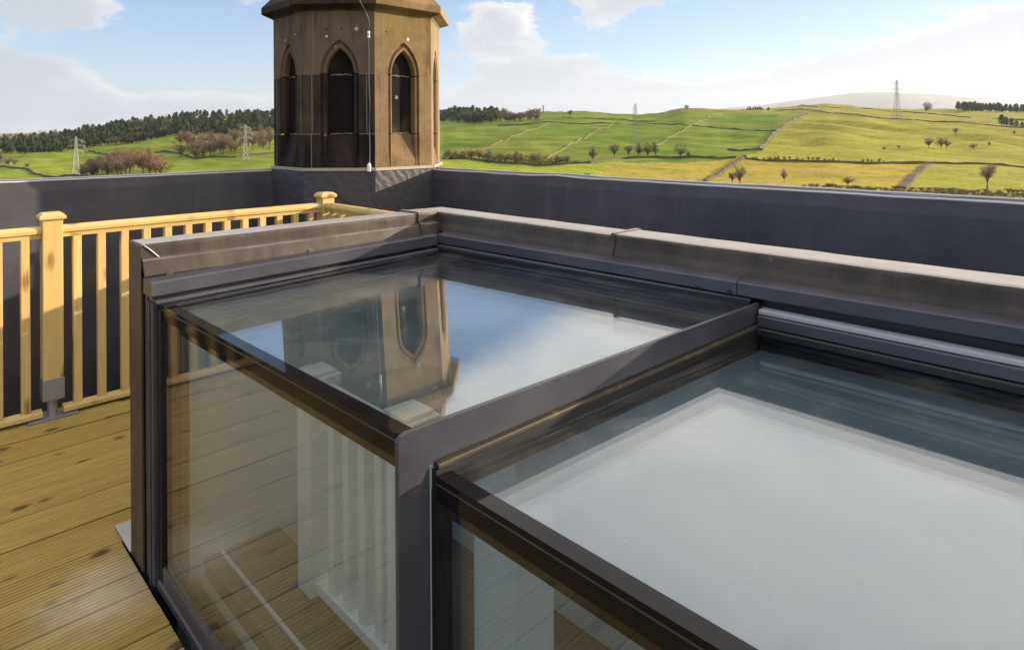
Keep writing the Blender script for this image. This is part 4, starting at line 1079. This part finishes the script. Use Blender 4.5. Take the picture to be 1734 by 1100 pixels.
mb = MB(); mb.prism([(.014, .030), (.014, .076), (.018, .084), (.060, .085), (.060, .030)], [lambda u, w: (.262, u, w), lambda u, w: (1.712, u, w)]); mb.build('sill_rail', 'alu', gb)
mb = MB(); mb.prism([(.006, .001), (.006, .024), (.012, .029), (.060, .029), (.060, .001)], [lambda u, w: (.20, u, w), lambda u, w: (1.714, u, w)]); mb.build('sill_flashing', 'alu', gb)
# end frame: an L of flat bar that stands between the two sections
FT = .011
def finb(a): return 1.702 + (1.814 - 1.702) * (a - .02) / 1.212
def finz(a): return .996 + (1.030 - .996) * (a - .02) / 1.212
prof = [(.012, .03), (.080, .03), (.080, finz(.08) - .078), (.092, finz(.09) - .072), (1.245, finz(1.245) - .056), (1.245, finz(1.245)), (.030, finz(.03)), (.018, finz(.02) - .004), (.012, finz(.01) - .014)]
mb = MB(); mb.prism(prof, [lambda u, w: (finb(u), u, w), lambda u, w: (finb(u) + FT, u, w)]); mb.build('end_frame', 'alu', gb, bevel=.0015)
gs = roofthing('glass_rooflight', 0, 0, 0, 'sliding right section of the glass box rooflight, set lower and mirroring bright cloud', 'rooflight')
A2, AB2 = .086, 1.228
P2 = Pane(A2, AB2, (1.736, .901), (BE - .004, .901), (1.836, .932), (BE - .004, .932))
glazed(gs, P2, .086)
def gas(a, o): return finb(a) + FT + o
mb = MB(); mb.prism([(-.008, .0), (.007, -.001), (.009, -.004), (.009, -.010), (-.008, -.010)], [lambda u, w: (gas(.094, u), .094, finz(.094) - .077 + w), lambda u, w: (gas(AB2, u), AB2, finz(AB2) - .060 + w)]); mb.build('ledge_strip', 'dusty', gs)
mb = MB()
V = []
for a, zt_, zb_ in ((.088, finz(.09) - .089, .870), (AB2, finz(AB2) - .072, .900)):
    V.append([(gas(a, -.006), a, zb_), (gas(a, .021), a, zb_), (gas(a, .007), a, zt_), (gas(a, -.006), a, zt_)])
mb.add(V[0] + V[1], [(0, 1, 2, 3), (7, 6, 5, 4), (0, 4, 5, 1), (1, 5, 6, 2), (2, 6, 7, 3), (3, 7, 4, 0)]); mb.build('edge_gasket', 'black', gs)
mb = MB(); mb.box(1.7195, 1.7355, A2 - .004, A2 + .034, .030, .874); mb.build('corner_gasket', 'black', gs)
mb = MB(); mb.box(1.7175, BE, A2 - .006, A2 + .05, .002, .084); mb.build('sill_rail', 'alu', gs, bevel=.003)

# ------------------------------------------------------------------ inside the box: the head of the stair
mb = MB()
mb.box(.146, .298, .104, 1.300, -2.6, .945); mb.box(.299, BE, 1.252, 1.300, -2.6, .90); mb.box(BE - .03, BE - .001, .16, 1.250, -2.6, .80)
mb.box(.299, BE - .031, .125, .150, -2.6, -.01)
o = mb.build('stairwell_wall', 'plaster'); o.location = W(0, 0, 0); o.rotation_euler = (0, 0, -PSI); tag(o, kind='structure')
mb = MB(); mb.box(.15, BE, .10, 1.30, -2.65, -2.602)
o = mb.build('stairwell_floor', 'carpet'); o.location = W(0, 0, 0); o.rotation_euler = (0, 0, -PSI); tag(o, kind='structure')
land = roofthing('stair_landing', 0, 0, 0, 'dark landing with white edging just inside the glass front', 'landing')
mb = MB(); mb.box(.300, BE - .04, .151, .42, -.06, .050); mb.build('floor_board', 'carpet', land)
mb = MB(); mb.box(.300, BE - .04, .200, .212, .051, .058); mb.build('edging_strip', 'plaster', land)
BA = .365
bal = roofthing('stair_balustrade', 0, BA, 0, 'white painted stair balustrade with square newel caps seen through the glass', 'balustrade')
def newel(b, z):
    mb = MB(); mb.box(b - .045, b + .045, -.045, .045, .051, z - .05); n_ = mb.build('newel_post', 'white', bal, bevel=.003)
    mb = MB(); mb.box(b - .062, b + .062, -.062, .062, z - .05, z - .014); mb.box(b - .05, b + .05, -.05, .05, z - .0135, z); mb.build('newel_cap', 'white', n_, bevel=.004)
newel(.715, .775); newel(1.245, .80)
b0, b1 = .761, 1.199
mb = MB(); mb.box(b0, b1, -.034, .034, .690, .735); mb.build('handrail', 'white', bal, bevel=.008)
mb = MB(); mb.box(b0, b1, -.028, .028, .068, .10); mb.build('base_rail', 'white', bal)
for q in (.845, .935, 1.025, 1.115):
    mb = MB(); mb.box(q - .018, q + .018, -.018, .018, .101, .689); mb.build('spindle', 'white', bal)
bp = roofthing('boxed_post', 1.57, .40, 0, 'wide white boxed post behind the glass at the foot of the sliding section', 'post')
mb = MB(); mb.box(-.075, .075, -.02, .11, .051, .80); mb.build('casing', 'plaster', bp, bevel=.004)

# ------------------------------------------------------------------ the air between here and the hills
mb = MB(); mb.box(-30000, 30000, -30000, 30000, -38, 1700)
h = mat('hill_air'); h.n.remove(h.p)
vo = h.new('ShaderNodeVolumePrincipled'); vo.inputs['Color'].default_value = (.80, .88, 1, 1); vo.inputs['Density'].default_value = .000030; vo.inputs['Anisotropy'].default_value = .3
h.l.new(vo.outputs[0], h.o.inputs['Volume']); M['haze'] = h.m_
tag(mb.build('haze', 'haze'), kind='stuff')
